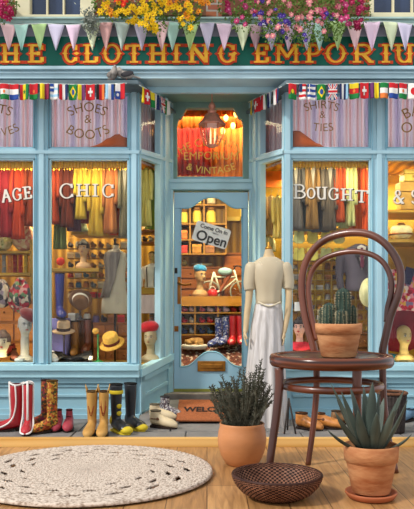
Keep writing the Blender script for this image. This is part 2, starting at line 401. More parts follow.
# ================================================================== SIDE-PANEL GEOMETRY OF THE BAYS
def side_pt(side, px, py):
    """point on the slanting side of a bay seen at a pixel; side -1 left bay, 1 right bay"""
    xa, xb = (XL0, XL1) if side < 0 else (XR0, XR1)
    k = (px-CX)/F
    t = (k*7.2-xa)/((xb-xa)-k*.8)
    return P(px, py, 7.2+.8*t)
NL = Vector((XL1-XL0, .8, 0)).cross(Vector((0, 0, 1))).normalized()      # outward normal of the left bay's side
NR = Vector((XR1-XR0, .8, 0)).cross(Vector((0, 0, 1))).normalized()*-1
if NL.y > 0: NL = -NL
if NR.y > 0: NR = -NR
FX = lambda px: X(px, 7.2)
FZ = lambda py: Z(py, 7.2)
def front_bay(idx, x0, x1, post_spans, panes, side, label):
    """one bay's carpentry: posts, rails, sill and panelled base, as structure with the woodwork in parts"""
    root = struct('window_%d' % idx, label, 'shop window')
    b = MB()
    for a, c in post_spans:                    # posts: board with a raised rib and two beads
        b.bx(FX(a), FX(c), 7.17, 7.30, FZ(377), FZ(84))
        m = (a+c)/2; b.bx(FX(m-2.6), FX(m+2.6), 7.145, 7.18, FZ(363), FZ(86))
    b.build('post', BLUE, root, bevel=.006)
    b = MB()
    for a, c in post_spans:
        for e in (a+.9, c-.9): b.bx(FX(e-.5), FX(e+.5), 7.155, 7.18, FZ(363), FZ(86))
    b.build('bead', BLUE2, root, bevel=.003)
    b = MB()
    b.bx(FX(x0), FX(x1), 7.17, 7.30, FZ(94), FZ(84)); b.bx(FX(x0), FX(x1), 7.165, 7.30, FZ(159), FZ(149)); b.bx(FX(x0), FX(x1), 7.14, 7.17, FZ(155), FZ(151.5))
    b.build('rail', BLUE, root, bevel=.006)
    b = MB(); b.bx(FX(x0), FX(x1), 7.10, 7.32, FZ(370), FZ(364)); b.bx(FX(x0), FX(x1), 7.13, 7.30, FZ(377), FZ(370))
    b.build('sill', M('painted_sill_blue', '#a8d2de', .45, var=.08, scale=4), root, bevel=.006)
    for a, c, up, lo in panes:                 # sashes round each light, the pane itself and the glass
        for (y0, y1) in ((94, 149), (159, 364)):
            b = MB(); t = 1.6
            b.bx(FX(a), FX(a+t), 7.18, 7.24, FZ(y1), FZ(y0)); b.bx(FX(c-t), FX(c), 7.18, 7.24, FZ(y1), FZ(y0))
            b.bx(FX(a), FX(c), 7.18, 7.24, FZ(y0+t), FZ(y0)); b.bx(FX(a), FX(c), 7.18, 7.24, FZ(y1), FZ(y1-t))
            s = b.build('sash', BLUE2 if y0 == 94 else BLUE, root, bevel=.004)
            b = MB(); b.bx(FX(a+1), FX(c-1), 7.212, 7.216, FZ(y1-1), FZ(y0+1)); b.build('glass', GLASS, s)
    # panelled base
    b = MB(); b.bx(FX(x0), FX(x1), 7.20, 7.30, GZ-.02, FZ(377))
    for a, c, up, lo in panes:
        b.bx(FX(a-7), FX(a), 7.165, 7.2, FZ(414), FZ(377)); b.bx(FX(c), FX(c+7), 7.165, 7.2, FZ(414), FZ(377))
        b.bx(FX(a-6), FX(c+6), 7.166, 7.2, FZ(383), FZ(377)); b.bx(FX(a-6), FX(c+6), 7.166, 7.2, FZ(414), FZ(408))
        b.bx(FX(a+1), FX(c-1), 7.18, 7.2, FZ(397), FZ(394)); b.bx(FX(a+1), FX(c-1), 7.185, 7.2, FZ(387), FZ(385))
    b.bx(FX(x0), FX(x1), 7.14, 7.2, GZ-.01, FZ(413.5))
    b.build('base_panel', M('painted_base_blue', '#92bac8', .5, var=.12, scale=3), root, bevel=.006)
    # slanting side
    s = side; e = (139.5, 172) if s < 0 else (284, 250)
    g = (141.5, 160.5) if s < 0 else (281.5, 260)
    ins = -NL if s < 0 else -NR
    def q(px, py): return side_pt(s, px, py)
    def quad(mb, pa, pb, ya0, yb0, ya1, yb1, th, off=0):
        o = ins*off; mb.slab([q(pa, ya0)+o, q(pb, yb0)+o, q(pb, yb1)+o, q(pa, ya1)+o], ins, th)
    b = MB()
    quad(b, e[0], g[0], 84, 85, 376, 375, .07); quad(b, g[1], e[1], 97, 102, 362, 356, .07)
    m1 = g[1]+(e[1]-g[1])*.28; m2 = g[1]+(e[1]-g[1])*.55
    quad(b, m1, m2, 97, 99, 362, 359, .02, -.02); b.build('post', BLUE, root, bevel=.005)
    b = MB()
    quad(b, g[0], g[1], 84, 93, 95.5, 103, .06)
    quad(b, g[0], g[1], 148.5, 154.5, 158, 164.5, .06); quad(b, e[0], e[1], 150.5, 160, 154, 163.5, .02, -.02)
    b.build('rail', BLUE, root, bevel=.005)
    b = MB(); quad(b, e[0], e[1], 369, 353, 377, 360, .10, -.03); b.build('sill', MATS['painted_sill_blue'], root, bevel=.005)
    b = MB(); quad(b, g[0], g[1], 95, 102, 149, 155, .004, .03); b.build('glass', GLASS, root)
    b = MB(); quad(b, g[0], g[1], 158, 164, 370, 361, .004, .03); b.build('glass', GLASS, root)
    b = MB(); quad(b, e[0], e[1], 376, 360, 425, 401, .06)
    quad(b, e[0], e[0]+(e[1]-e[0])*.12, 377, 374, 424, 420, .02, -.02); quad(b, e[1]-(e[1]-e[0])*.15, e[1], 364, 361, 404, 400, .02, -.02)
    quad(b, e[0], e[1], 412, 393.5, 424, 401, .02, -.02); quad(b, e[0], e[1], 377, 361, 383, 366, .02, -.02)
    quad(b, e[0]+(e[1]-e[0])*.1, e[1], 394, 378, 398, 382, .015, -.012)
    b.build('base_panel', MATS['painted_base_blue'], root, bevel=.005)
    # cornice running along the front and back along the slanting side
    b = MB(); zz0, zz1 = Z(84, 6.88), Z(80, 6.88)
    xe = (XL0 if s < 0 else XR0); xe2 = (XL1 if s < 0 else XR1); o_ = .045*(1 if s < 0 else -1)
    xo_ = FX(x0) if s < 0 else FX(x1)
    pl = [(xo_, 6.88), (xe+o_*.3, 6.88), (xe2+o_, 7.98), (xe2-o_*.5, 7.98), (xe-o_, 7.3), (xo_, 7.3)]
    b.add([(x, y, zz0) for x, y in pl]+[(x, y, zz1) for x, y in pl], [tuple(range(6)), tuple(range(11, 5, -1))]+[(i, (i+1) % 6, (i+1) % 6+6, i+6) for i in range(6)])
    b.build('cornice', CORN, root, bevel=.006)
    return root
W1 = front_bay(1, -80, 140, [(36, 49), (129, 140), (-62, -49)], [(-48, 35, 1, 1), (49.5, 129, 1, 1)], -1, 'pale blue timber shop window bay left of the door')
W2 = front_bay(2, 283.5, 495, [(283.5, 291), (370.5, 386), (463, 477)], [(291, 370.5, 1, 1), (386, 463, 1, 1)], 1, 'pale blue timber shop window bay right of the door')

# ================================================================== BACK OF THE RECESS: WALL, TRANSOM, DOOR
BX_ = lambda px: X(px, DB)
BZ = lambda py: Z(py, DB)
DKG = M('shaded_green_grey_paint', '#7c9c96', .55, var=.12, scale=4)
b = MB()
b.bx(BX_(160), BX_(177), 8.0, 8.1, BZ(191), BZ(78)); b.bx(BX_(243), BX_(262), 8.0, 8.1, BZ(191), BZ(78))
b.bx(BX_(177), BX_(243), 8.0, 8.1, BZ(191), BZ(179))
ogee = [(177, 78), (177, 124), (178.5, 119), (182, 117), (184, 112), (187, 108), (233, 108), (236, 112), (238, 117), (241.5, 119), (243, 124), (243, 78)]
b.prism([(BX_(a), BZ(c)) for a, c in ogee], 8.0, 8.1)
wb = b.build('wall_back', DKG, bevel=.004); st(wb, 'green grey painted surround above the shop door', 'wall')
b = MB(); b.bx(BX_(168), BX_(252), 7.95, 8.0, BZ(190), BZ(180)); b.bx(BX_(168), BX_(252), 7.92, 8.0, BZ(183.5), BZ(180))
st(b.build('trim_3', BLUE, bevel=.005), 'pale blue transom bar over the shop door', 'trim')
b = MB(); b.bx(BX_(163), BX_(173.3), 7.96, 8.1, BZ(400), BZ(104)); b.bx(BX_(248.8), BX_(259), 7.96, 8.1, BZ(400), BZ(104))
b.bx(BX_(167), BX_(170), 7.94, 7.97, BZ(398), BZ(105)); b.bx(BX_(252), BX_(255), 7.94, 7.97, BZ(398), BZ(105))
st(b.build('trim_4', BLUE, bevel=.005), 'pale blue jambs either side of the shop door', 'trim')
tr = struct('window_3', 'notched transom window with gilt lettering above the shop door', 'window')
b = MB(); b.bx(BX_(176), BX_(244), 8.05, 8.054, BZ(180), BZ(106)); tg = b.build('glass', GLASS, tr)
b = MB()
for z0, z1 in ((176.5, 179.5),): b.bx(BX_(177), BX_(243), 8.01, 8.05, BZ(z1), BZ(z0))
b.build('sash', BLUE2, tr)
GLT = M('bright_gilt', '#d6b050', .35, .4, var=.2, scale=30)
text_mesh('THE CLOTHING', .125, GLT, 'lettering', tg, arc_fn(211, 142, 8.04, .62, 1))
text_mesh('EMPORIUM', .125, GLT, 'lettering', tg, arc_fn(211, 156, 8.04, 6, 1))
text_mesh('& VINTAGE', .11, GLT, 'lettering', tg, arc_fn(211, 171, 8.04, .7, -1))

dr = struct('door_1', 'pale blue half glazed shop door with curved glass opening', 'door')
b = MB()
top = [(174, 192.5), (248, 192.5), (248, 209)]
n = 16
curve_t = []
for i in range(n+1):
    t = i/n; x = 242-t*61
    u = abs(t-.5)*2; y = 197.5+11*(1 if u > .92 else (.5-.5*math.cos(PI*min(1, max(0, (u-.08)/.75)))))
    curve_t.append((x, y))
top += curve_t+[(174, 209)]
b.prism([(BX_(a), BZ(c)) for a, c in top], 7.985, 8.03)
b.bx(BX_(174), BX_(181.2), 7.985, 8.03, BZ(391), BZ(209)); b.bx(BX_(241.8), BX_(248), 7.985, 8.03, BZ(391), BZ(209))
bot = [(180, 391), (180, 366.5)]
for i in range(n+1):
    t = i/n; x = 181+t*61; u = abs(t-.5)*2
    y = 351.5+15*(1 if u > .95 else (.5-.5*math.cos(PI*min(1, max(0, (u-.08)/.8)))))
    bot.append((x, y))
bot += [(242.5, 366.5), (242.5, 391)]
b.prism([(BX_(a), BZ(c)) for a, c in bot], 7.985, 8.03)
b.build('door_leaf', BLUED, dr, bevel=.006)
b = MB(); pts = [Vector((BX_(a), 7.985, BZ(c))) for a, c in curve_t]+[Vector((BX_(a), 7.985, BZ(c))) for a, c in bot[1:-1]]
b.tube(pts, .009, 6, closed=True); b.build('glazing_bead', BLUE2, dr)
b = MB(); b.bx(BX_(180), BX_(243), 8.005, 8.009, BZ(367), BZ(197)); b.build('glass', GLASS, dr)
b = MB(); b.bx(BX_(177.5), BX_(181), 7.973, 7.986, BZ(304), BZ(277)); b.ell((BX_(179), 7.97, BZ(283)), (.02, .02, .02))
b.tube(smooth_path([(BX_(179), 7.96, BZ(284)), (BX_(181), 7.93, BZ(284.5)), (BX_(186), 7.92, BZ(285)), (BX_(191), 7.925, BZ(283.5))]), .011, 8)
b.build('handle', BRASS, dr)
b = MB(); b.bx(BX_(174.8), BX_(177.5), 7.975, 7.986, BZ(273.5), BZ(268)); b.build('keyhole_plate', DARKM, dr)
b = MB(); b.bx(BX_(174.5), BX_(178.5), 7.973, 7.986, BZ(331.5), BZ(326)); b.ell((BX_(176.5), 7.972, BZ(328.5)), (.012, .008, .012)); b.build('lock', BRASS, dr)
b = MB(); b.box((BX_(211.5), 7.975, BZ(366)), (.31, .02, .115)); b.box((BX_(211.5), 7.962, BZ(366)), (.24, .012, .05)); b.build('letter_plate', M('bronze_letter_plate', '#9c6a2c', .4, .8, var=.45, scale=14), dr, bevel=.008)
b = MB(); b.bx(BX_(174), BX_(248), 7.972, 7.986, BZ(391.5), BZ(388.6)); b.build('kick_strip', M('brass_kick_strip', '#8f8f3f', .4, .5), dr)

# soffit and boards above the recess
b = MB(); b.bx(-.95, 1.05, 7.30, 7.36, Z(92.5, 7.3), Z(70, 7.3)); st(b.build('trim_5', BLUE, bevel=.005), 'pale blue board spanning above the doorway recess', 'trim')
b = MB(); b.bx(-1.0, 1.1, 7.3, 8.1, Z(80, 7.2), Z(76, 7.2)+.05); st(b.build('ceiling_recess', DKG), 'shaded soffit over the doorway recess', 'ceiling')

# ================================================================== FASCIA SIGN AND UPPER WALL
DS = 7.05
SX = lambda px: X(px, DS)
SZ = lambda py: Z(py, DS)
sg = thing('shop_sign', 'long dark green fascia sign with orange western lettering THE CLOTHING EMPORIUM', 'sign', (0, 0, 0))
b = MB(); b.bx(-3.5, 3.5, DS, 7.2, SZ(67), SZ(36.5)); b.build('sign_board', GREEN, sg)
b = MB(); b.bx(-3.5, 3.5, DS-.012, DS, SZ(68), SZ(66.8)); b.build('border_line', REDL, sg)
word = [('T', -21, -3), ('H', 1, 20.5), ('E', 27.5, 45), ('C', 63, 78.5), ('L', 82, 99), ('O', 102.5, 121.5), ('T', 125, 143), ('H', 148.5, 167.5), ('I', 171, 181.5),
        ('N', 187, 210.5), ('G', 218, 236.5), ('E', 253.5, 269.5), ('M', 274, 300), ('P', 304.5, 321.5), ('O', 324.5, 346), ('R', 351, 374.5), ('I', 379.5, 391.5), ('U', 394, 413), ('M', 417, 440)]
for ch, a, c in word:
    f = letter(ch, a, c, 44.5, 63.5, DS, .05 if ch != 'M' else .042, ORNG, sg, 'letter', .003, 0, .013)
    letter(ch, a+.6, c-.4, 45, 63, DS, .034 if ch != 'M' else .028, GOLDY, f, 'letter_face', .0125)
b = MB(); b.bx(-3.5, 3.5, 6.98, 7.2, SZ(71.5), SZ(68)); b.bx(-3.5, 3.5, 7.02, 7.3, SZ(79.5), SZ(71.5)); b.bx(-3.5, 3.5, 7.0, 7.2, SZ(75), SZ(73.6))
st(b.build('trim_6', M('painted_fascia_pale_blue', '#b4d0da', .5, var=.1, scale=3), bevel=.006), 'pale blue moulding beneath the green sign', 'trim')
b = MB(); b.bx(-3.5, 3.5, 7.08, 7.5, SZ(36.5), SZ(25)); st(b.build('trim_7', LILAC), 'lilac grey lead flashing strip above the green sign', 'trim')
b = MB(); b.bx(-3.5, 3.5, 7.02, 7.4, SZ(24.5), SZ(21)); b.bx(-3.5, 3.5, 6.99, 7.4, SZ(21), SZ(19))
st(b.build('trim_8', M('painted_ledge_pale_green', '#a5c1bd', .5, var=.12), bevel=.006), 'pale green window ledge above the bunting', 'ledge')
DU = 7.35
def upz(y): return Z(y, DU)
holes = [(16, 95), (369, 470)]
b = MB(); zt = 4.6
xs = [-3.7, X(16, DU), X(95, DU), X(369, DU), X(470, DU), 3.7]
for i in (0, 2, 4): b.bx(xs[i], xs[i+1], DU, 7.6, upz(26), zt)
for i in (1, 3): b.bx(xs[i], xs[i+1], DU, 7.6, upz(-70), zt)
st(b.build('wall_upper', BRICK), 'orange brick wall above the sign', 'brick wall')
def upper_window(idx, a, c, bars, label, sill=19):
    r = struct('window_%d' % idx, label, 'window')
    ga, gc = a+15, c-14
    if idx == 5: ga = a+4
    b = MB(); b.bx(X(a, DU), X(ga, DU), DU-.05, DU+.1, upz(22), upz(-70)); b.bx(X(gc, DU), X(c, DU), DU-.05, DU+.1, upz(22), upz(-70)); b.bx(X(a, DU), X(c, DU), DU-.05, DU+.1, upz(-62), upz(-70))
    b.bx(X(a, DU), X(c, DU), DU-.09, DU+.1, upz(20.5), upz(sill-1.2))
    b.build('window_frame', CREAM, r, bevel=.006)
    b = MB()
    for k in bars: b.bx(X(k-.9, DU), X(k+.9, DU), DU+.0, DU+.05, upz(20), upz(-62))
    for k in (-22,): b.bx(X(ga, DU), X(gc, DU), DU, DU+.05, upz(k+1), upz(k-1))
    b.build('glazing_bar', CREAM, r, bevel=.003)
    b = MB(); b.bx(X(ga, DU), X(gc, DU), DU+.05, DU+.06, upz(20), upz(-62)); b.build('pane', NAVY, r)
upper_window(4, 16, 95, (47, 63.5), 'cream sash window above the word THE on the sign')
upper_window(5, 369, 470, (393.5, 412.5, 432), 'cream sash window above the right end of the sign', 17)
b = MB(); b.bx(-3.7, -3.5, 7.1, 10, GZ-.05, zt); st(b.build('wall_left', BRICK), 'outer brick side wall left of the shop', 'wall')
b = MB(); b.bx(3.5, 3.7, 7.1, 10, GZ-.05, zt); st(b.build('wall_right', BRICK), 'outer brick side wall right of the shop', 'wall')

# ================================================================== SHOP INTERIOR SHELL
IZ = -.33
b = MB(); b.bx(-3.5, 3.5, 8.1, 10.0, IZ-.06, IZ)
st(b.build('floor_shop', spot_mat('brown_tile_floor', ['#5d3a33', '#6c4840', '#7b5a50', '#4e332e'], 14, .6)), 'brown tiled shop floor behind the door', 'floor')
b = MB(); b.bx(-3.5, 3.5, 9.9, 10.0, IZ, 3.1); st(b.build('wall_rear', WOODI), 'wood panelled rear wall of the shop', 'wall')
b = MB(); b.bx(-3.5, 3.5, 7.6, 10.0, 3.05, 3.1); st(b.build('ceiling', OCHRE), 'ochre shop ceiling', 'ceiling')
# display platforms and lowered ceilings of the two bays
for s, idx in ((-1, 1), (1, 2)):
    xo, xi = (-3.5, XL0-.05) if s < 0 else (3.5, XR0+.05)
    xin = (XL1-.06) if s < 0 else (XR1+.06)
    for nm, z0, z1, m, lb in (('floor_display', Z(366, 7.2)-.03, Z(366, 7.2), YELW, 'wooden display platform inside the %s bay'), ('ceiling_display', FZ(154)-.0, FZ(154)+.03, WOODI, 'wooden ceiling of the %s bay')):
        b = MB(); pts = [(xo, 7.28), (xi, 7.28), (xin, 8.0), (xin, 8.4), (xo, 8.4)]
        b.add([(x, y, z0) for x, y in pts]+[(x, y, z1) for x, y in pts], [tuple(range(5)), tuple(range(9, 4, -1))]+[(i, (i+1) % 5, (i+1) % 5+5, i+5) for i in range(5)])
        st(b.build(nm+('_left' if s < 0 else '_right'), m), lb % ('left' if s < 0 else 'right'), 'display')
b = MB(); b.bx(-3.5, X(166, 8.4), 8.4, 8.45, IZ, FZ(150)); st(b.build('wall_display_left', WOODI), 'wood panelling behind the left window display', 'wall')
b = MB(); b.bx(X(262, 8.4), 3.5, 8.4, 8.45, IZ, FZ(150)); st(b.build('wall_display_right', OCHRE), 'ochre panelling behind the right window display', 'wall')
# ================================================================== FOREGROUND
BENT = M('dark_bentwood_varnish', '#32130a', .33, var=.4, scale=5, coat=.3, col2='#74391f', stretch=(1, 1, .3))
SEATW = wave_mat('seat_rim_varnish', ['#2c1008', '#6e3517', '#451c0c'], 2.5, 'Z', .22, 5, (.4, .4, 3))
SEATP = M('seat_panel_varnish', '#4a3a30', .3, var=.3, scale=8, coat=.5)
SC = Vector((.472, 2.74, 0))
dv = Vector((.486, .874, 0)); pv = Vector((.874, -.486, 0))
ch = thing('bentwood_chair', 'dark brown bentwood cafe chair with round seat and double hoop back', 'chair', SC)
def L_(p): return Vector(p)-SC
ST = .467
b = MB(); b.lathe([(.205, -.046), (.226, -.044), (.233, -.034), (.234, -.012), (.228, -.002), (.215, .0), (.203, -.004), (.203, -.03)], (0, 0, ST), 56); b.build('seat_rim', SEATW, ch)
b = MB(); b.lathe([(.001, -.012), (.1, -.012), (.2035, -.007), (.2035, -.018), (.001, -.02)], (0, 0, ST), 48); b.build('seat', SEATP, ch)
legs = [  # (top px, top depth), mid, foot
 [(279, 368, 2.655), (279.3, 385, 2.65), (277, 410, 2.64), (273.5, 436, 2.63), (270, 462, 2.62), (268.3, 484.3, 2.62)],
 [(357, 368, 2.585), (357, 388, 2.582), (357.3, 412, 2.58), (357.8, 440, 2.578), (358.5, 487, 2.575)],
 [(316.3, 356, 2.962), (316.6, 385, 2.962), (315.2, 408, 2.958), (312, 436, 2.948), (308, 465, 2.938)],
 [(382.5, 356, 2.837), (383, 385, 2.835), (385, 412, 2.83), (389, 440, 2.82), (396, 473, 2.80)]]
for k, lg in enumerate(legs):
    pts = smooth_path([L_(P(*q)) for q in lg], 5)
    b = MB(); n = len(pts); b.tube(pts, [(.0175 if k < 2 else .0145)*(1-.22*i/(n-1)) for i in range(n)], 12); b.build('leg', BENT, ch)
b = MB(); R = []
b.tube([Vector((.188*math.cos(a), .188*math.sin(a), .349)) for a in [2*PI*i/48 for i in range(48)]], .0105, 8, True, flat=1.25); b.build('stretcher_ring', BENT, ch)
RC = Vector((.570, 2.90, 0))
def backpt(px, py):
    D = 2.9
    for _ in range(12):
        x = X(px, D); z = Z(py, D)
        D = 2.9-.556*(x-.570)+.13*max(0, z-ST)
    return L_(P(px, py, D))
outer = [(314.6, 366), (314.3, 350), (309, 332), (304.3, 312), (301.8, 290), (303, 272), (309, 256), (319, 244), (332, 236.6), (352, 232.6), (371, 235), (386, 244.5), (397, 260), (401, 276), (398.5, 294), (390.5, 316), (386, 335), (382.6, 351), (382.2, 366)]
inner = [(317.3, 340), (313.5, 325), (310, 306), (308.5, 288), (311.5, 272), (321, 260.5), (337, 253.8), (355, 251.5), (372, 254.8), (384, 263.5), (390.8, 278), (391.3, 292), (387.8, 307), (386.5, 322)]
b = MB(); b.tube(smooth_path([backpt(*q) for q in outer], 5), .0155, 12); b.build('back_hoop', BENT, ch)
b = MB(); b.tube(smooth_path([backpt(*q) for q in inner], 5), .0115, 10); b.build('inner_hoop', BENT, ch)

TERRA = M('terracotta_clay', '#9c5a34', .75, var=.22, scale=9, bump=.2, bscale=60, col2='#d09a6c', stretch=(1, 1, 3))
TERR2 = M('honey_glazed_clay', '#bd7d4c', .5, var=.14, scale=5, bump=.08, bscale=50, stretch=(1, 1, 3), coat=.12)
# cactus on the seat
cz = ST-.012+.002
pc = thing('potted_cactus', 'small ribbed green cactus in a terracotta pot standing on the chair seat', 'potted plant', (X(338.5, 2.74), 2.74, cz))
b = MB(); b.lathe([(.062, 0), (.066, .004), (.082, .085), (.0825, .088), (.0875, .088), (.089, .124), (.086, .127), (.078, .126), (.076, .105)], n=40); b.build('pot', TERRA, pc)
b = MB(); b.lathe([(.001, .108), (.077, .106)], n=24); b.build('soil', SOIL, pc)
CACT = M('cactus_skin', '#1b2721', .6, var=.3, scale=12, col2='#3c5146')
SPINE = M('cactus_spine', '#cbbf9c', .6)
def cactus_stem(px, py_top, r, dy, n=11):
    x = X(px, 2.74+dy)-pc.location.x; h = Z(py_top, 2.74+dy)-cz; z0 = .1
    b = MB(); R = []; m = 16; K = n*4
    for j in range(m+1):
        t = j/m; rr = r*(.82+.3*math.sin(PI*min(1, t*1.1))) if t < .8 else r*1.0*math.sqrt(max(0.001, 1-((t-.8)/.2)**2))
        rr = max(rr, .001); R.append([Vector((x+rr*(1+.16*math.cos(n*2*PI*k/K))*math.cos(2*PI*k/K), dy+rr*(1+.16*math.cos(n*2*PI*k/K))*math.sin(2*PI*k/K), z0+(h-z0)*t)) for k in range(K)])
    b.rings(R); s = b.build('stem', CACT, pc)
    b = MB()
    for q in range(n):
        a = 2*PI*q/n
        for j in range(2, 15):
            t = j/16; rr = r*1.12 if t < .8 else r*1.12*math.sqrt(1-((t-.8)/.2)**2)
            c = Vector((x+rr*math.cos(a), dy+rr*math.sin(a), z0+(h-z0)*t))
            for u in range(3):
                d = Vector((math.cos(a+random.uniform(-.8, .8)), math.sin(a+random.uniform(-.8, .8)), random.uniform(-.5, .7)))*.0075
                b.tube([c, c+d], [.0008, .0002], 3)
    b.build('spines', SPINE, s)
cactus_stem(343, 287.5, .0245, .015); cactus_stem(329, 302.5, .020, .0); cactus_stem(341, 309, .016, -.045, 9); cactus_stem(322.5, 307, .012, .03, 8); cactus_stem(353, 305, .011, .03, 8)

# agave
AD = 2.44
ag = thing('potted_agave', 'large spiky grey green agave in a terracotta pot on the floor right of the chair', 'potted plant', (X(371, AD), AD, .022))
b = MB(); b.lathe([(.060, .0), (.064, .003), (.083, .102), (.0845, .106), (.0895, .107), (.0925, .158), (.090, .162), (.082, .161), (.078, .13)], n=44); b.build('pot', TERRA, ag)
b = MB(); b.lathe([(.001, .137), (.08, .135)], n=24); b.build('soil', SOIL, ag)
sc_ = MB(); sc_.lathe([(.060, .0), (.076, .004), (.088, .020), (.087, .025), (.080, .024), (.070, .012), (.001, .011)], n=40)
tag(sc_.build('plant_saucer', M('red_clay_saucer', '#a35d3c', .6, var=.2, scale=6), None, (X(371, AD), AD, 0)), 'round terracotta saucer under the agave pot', 'saucer')
AGV = M('agave_leaf_skin', '#27302b', .5, var=.25, scale=6, col2='#5e6b62', stretch=(1, 1, .4))
def agave_leaf(tpx, tpy, td, wmax=.019, bulge=.03, bz=.13):
    base = Vector((0, 0, bz)); tip = P(tpx, tpy, AD+td)-ag.location
    d = Vector((tip.x, tip.y, 0)); d = d.normalized() if d.length > .005 else Vector((0, -1, 0))
    base += d*.026
    mid = base.lerp(tip, .45)+d*bulge
    pts = []
    for i in range(15):
        t = i/14; pts.append(base*(1-t)**2+mid*2*t*(1-t)+tip*t*t)
    b = MB(); R = []
    side = Vector((-d.y, d.x, 0))
    for i, p in enumerate(pts):
        t = i/14; T = (pts[min(i+1, 14)]-pts[max(i-1, 0)]).normalized(); up = side.cross(T).normalized()
        if up.dot(d) > 0: up = -up                     # inner face looks to the middle of the rosette
        w = wmax*1.02*(.66+1.4*t-.9*t*t)*(1-t**2.6)**.9*1.0+.0006
        th = w*.26+.0006; r = []
        for k in range(12):
            a = 2*PI*k/12; u = math.cos(a); v = math.sin(a)
            r.append(p+side*w*u+up*(v*th+ w*.38*u*u))
        R.append(r)
    b.rings(R); b.build('leaf', AGV, ag)
for tp in [(330.5, 383, .0, .017, .0), (341.5, 392, -.06, .018, .01), (350, 386, .07, .017, .0), (357.5, 410, -.12, .019, .03), (363.5, 386, .04, .017, .0), (372.5, 382, -.03, .021, -.01),
           (404, 390, .04, .018, .0), (407.5, 400, -.05, .017, .02), (411.5, 434, -.05, .012, .035), (327.5, 430, -.06, .013, .035), (335, 412, -.10, .016, .03), (394, 408, -.13, .018, .03), (384, 398, .09, .017, .0), (337, 400, .05, .015, .01), (367, 396, .09, .016, .0), (398, 398, .0, .016, .01), (379, 392, .0, .016, -.005),
           (346, 408, .12, .016, .02), (377, 412, -.13, .018, .025)]:
    agave_leaf(tp[0], tp[1], tp[2], tp[3], tp[4])

# lavender
LD = 2.95
lv = thing('potted_lavender', 'bushy grey green lavender in a rounded honey coloured clay pot on the floor', 'potted plant', (X(242, LD), LD, 0))
b = MB(); b.lathe([(.058, 0), (.066, .004), (.085, .035), (.0975, .075), (.1, .105), (.097, .135), (.091, .158), (.0925, .168), (.090, .171), (.084, .168), (.083, .145)], n=44); b.build('pot', TERR2, lv)
b = MB(); b.lathe([(.001, .150), (.086, .148)], n=24); b.build('soil', SOIL, lv)
LSTEM = M('lavender_leaf', '#33362a', .85, var=.35, scale=30, col2='#68685a')
rs = random.Random(4)
tips = [(226, 384), (232, 378), (237, 381), (219, 393), (222, 402), (216, 402), (229, 392), (224, 398), (236, 388), (248, 402), (255, 399), (258, 380), (230, 384), (264, 371), (221, 384), (212, 396), (251, 383), (244, 376), (268, 392), (243, 386), (247, 379), (250, 374), (254, 381), (259, 368), (261, 361), (262, 377), (256, 391), (266, 384), (270, 387), (265, 395), (268, 400), (246, 394), (238, 396), (213, 386), (222, 376), (240, 370), (252, 398), (260, 402), (233, 402), (226, 405), (246, 406), (272, 402), (217, 410), (262, 410), (242, 400), (250, 388)]
r2 = random.Random(8); tips = tips+[(tx+r2.uniform(-5, 5), ty+r2.uniform(-3, 9)) for tx, ty in tips]
stems = []
for i, (tx, ty) in enumerate(tips):
    dd = rs.uniform(-.09, .09); tip = P(tx, ty, LD+dd)-lv.location
    a = rs.uniform(0, 2*PI); base = Vector((tip.x*.35+.02*math.cos(a), dd*.5, .148)); mid = base.lerp(tip, .5)+Vector((rs.uniform(-.015, .015), 0, .01))
    pts = smooth_path([base, mid, tip], 8); b = MB(); b.tube(pts, [.0022]*(len(pts)-1)+[.0008], 5)
    for k, p in enumerate(pts[2:]):
        for q in range(9):
            t = (k+2)/len(pts); th = rs.uniform(0, 2*PI); l = rs.uniform(.011, .023)*(1.1-.4*t)
            d = Vector((math.cos(th)*.6, math.sin(th)*.6, rs.uniform(.15, .9))).normalized()*l; s_ = d.cross(Vector((0, 1, .3))).normalized()*.0013
            m_ = p+d*.55; b.add([p, m_+s_, p+d, m_-s_], [(0, 1, 2, 3)], 0)
    b.build('stem', LSTEM, lv)

# basket
bk_c = (X(277, 2.45), 2.45, 0)
WICK = M('dark_woven_wicker', '#65402f', .5, var=.35, scale=40, col2='#936650')
b = MB(); R = []; n = 176
prof = [(.05, .0), (.085, .004), (.118, .022), (.138, .044), (.150, .066), (.1535, .078)]
full = []
for (r0, z0), (r1, z1) in zip(prof, prof[1:]):
    for k in range(4): full.append((r0+(r1-r0)*k/4, z0+(z1-z0)*k/4))
full.append(prof[-1]); 
for j, (r, z) in enumerate(full):
    R.append([Vector(((r+.0022*math.cos(PI*j)*math.cos(n/4*2*PI*k/n)+.001)*math.cos(2*PI*k/n), (r+.0022*math.cos(PI*j)*math.cos(n/4*2*PI*k/n)+.001)*math.sin(2*PI*k/n), z)) for k in range(n)])
for j, (r, z) in reversed(list(enumerate(full))):
    rr = r-.007; R.append([Vector(((rr+.002*math.cos(PI*j)*math.cos(n/4*2*PI*k/n))*math.cos(2*PI*k/n), (rr+.002*math.cos(PI*j)*math.cos(n/4*2*PI*k/n))*math.sin(2*PI*k/n), z+.005)) for k in range(n)])
b.rings(R)
for q in range(len(b.f)-2): b.m[q] = (q//n+(q % n)//2) % 2
bo = thing('woven_basket', 'shallow round dark brown woven basket on the floor in front of the chair', 'basket', bk_c)
b.build('bowl', [WICK, M('wicker_gap', '#1f110d', .8)], bo)
b = MB(); b.tube([Vector((.1505*math.cos(a), .1505*math.sin(a), .080)) for a in [2*PI*i/60 for i in range(60)]], .005, 8, True); b.build('rim', M('wicker_rim', '#3a211a', .5, var=.3, scale=30), bo)

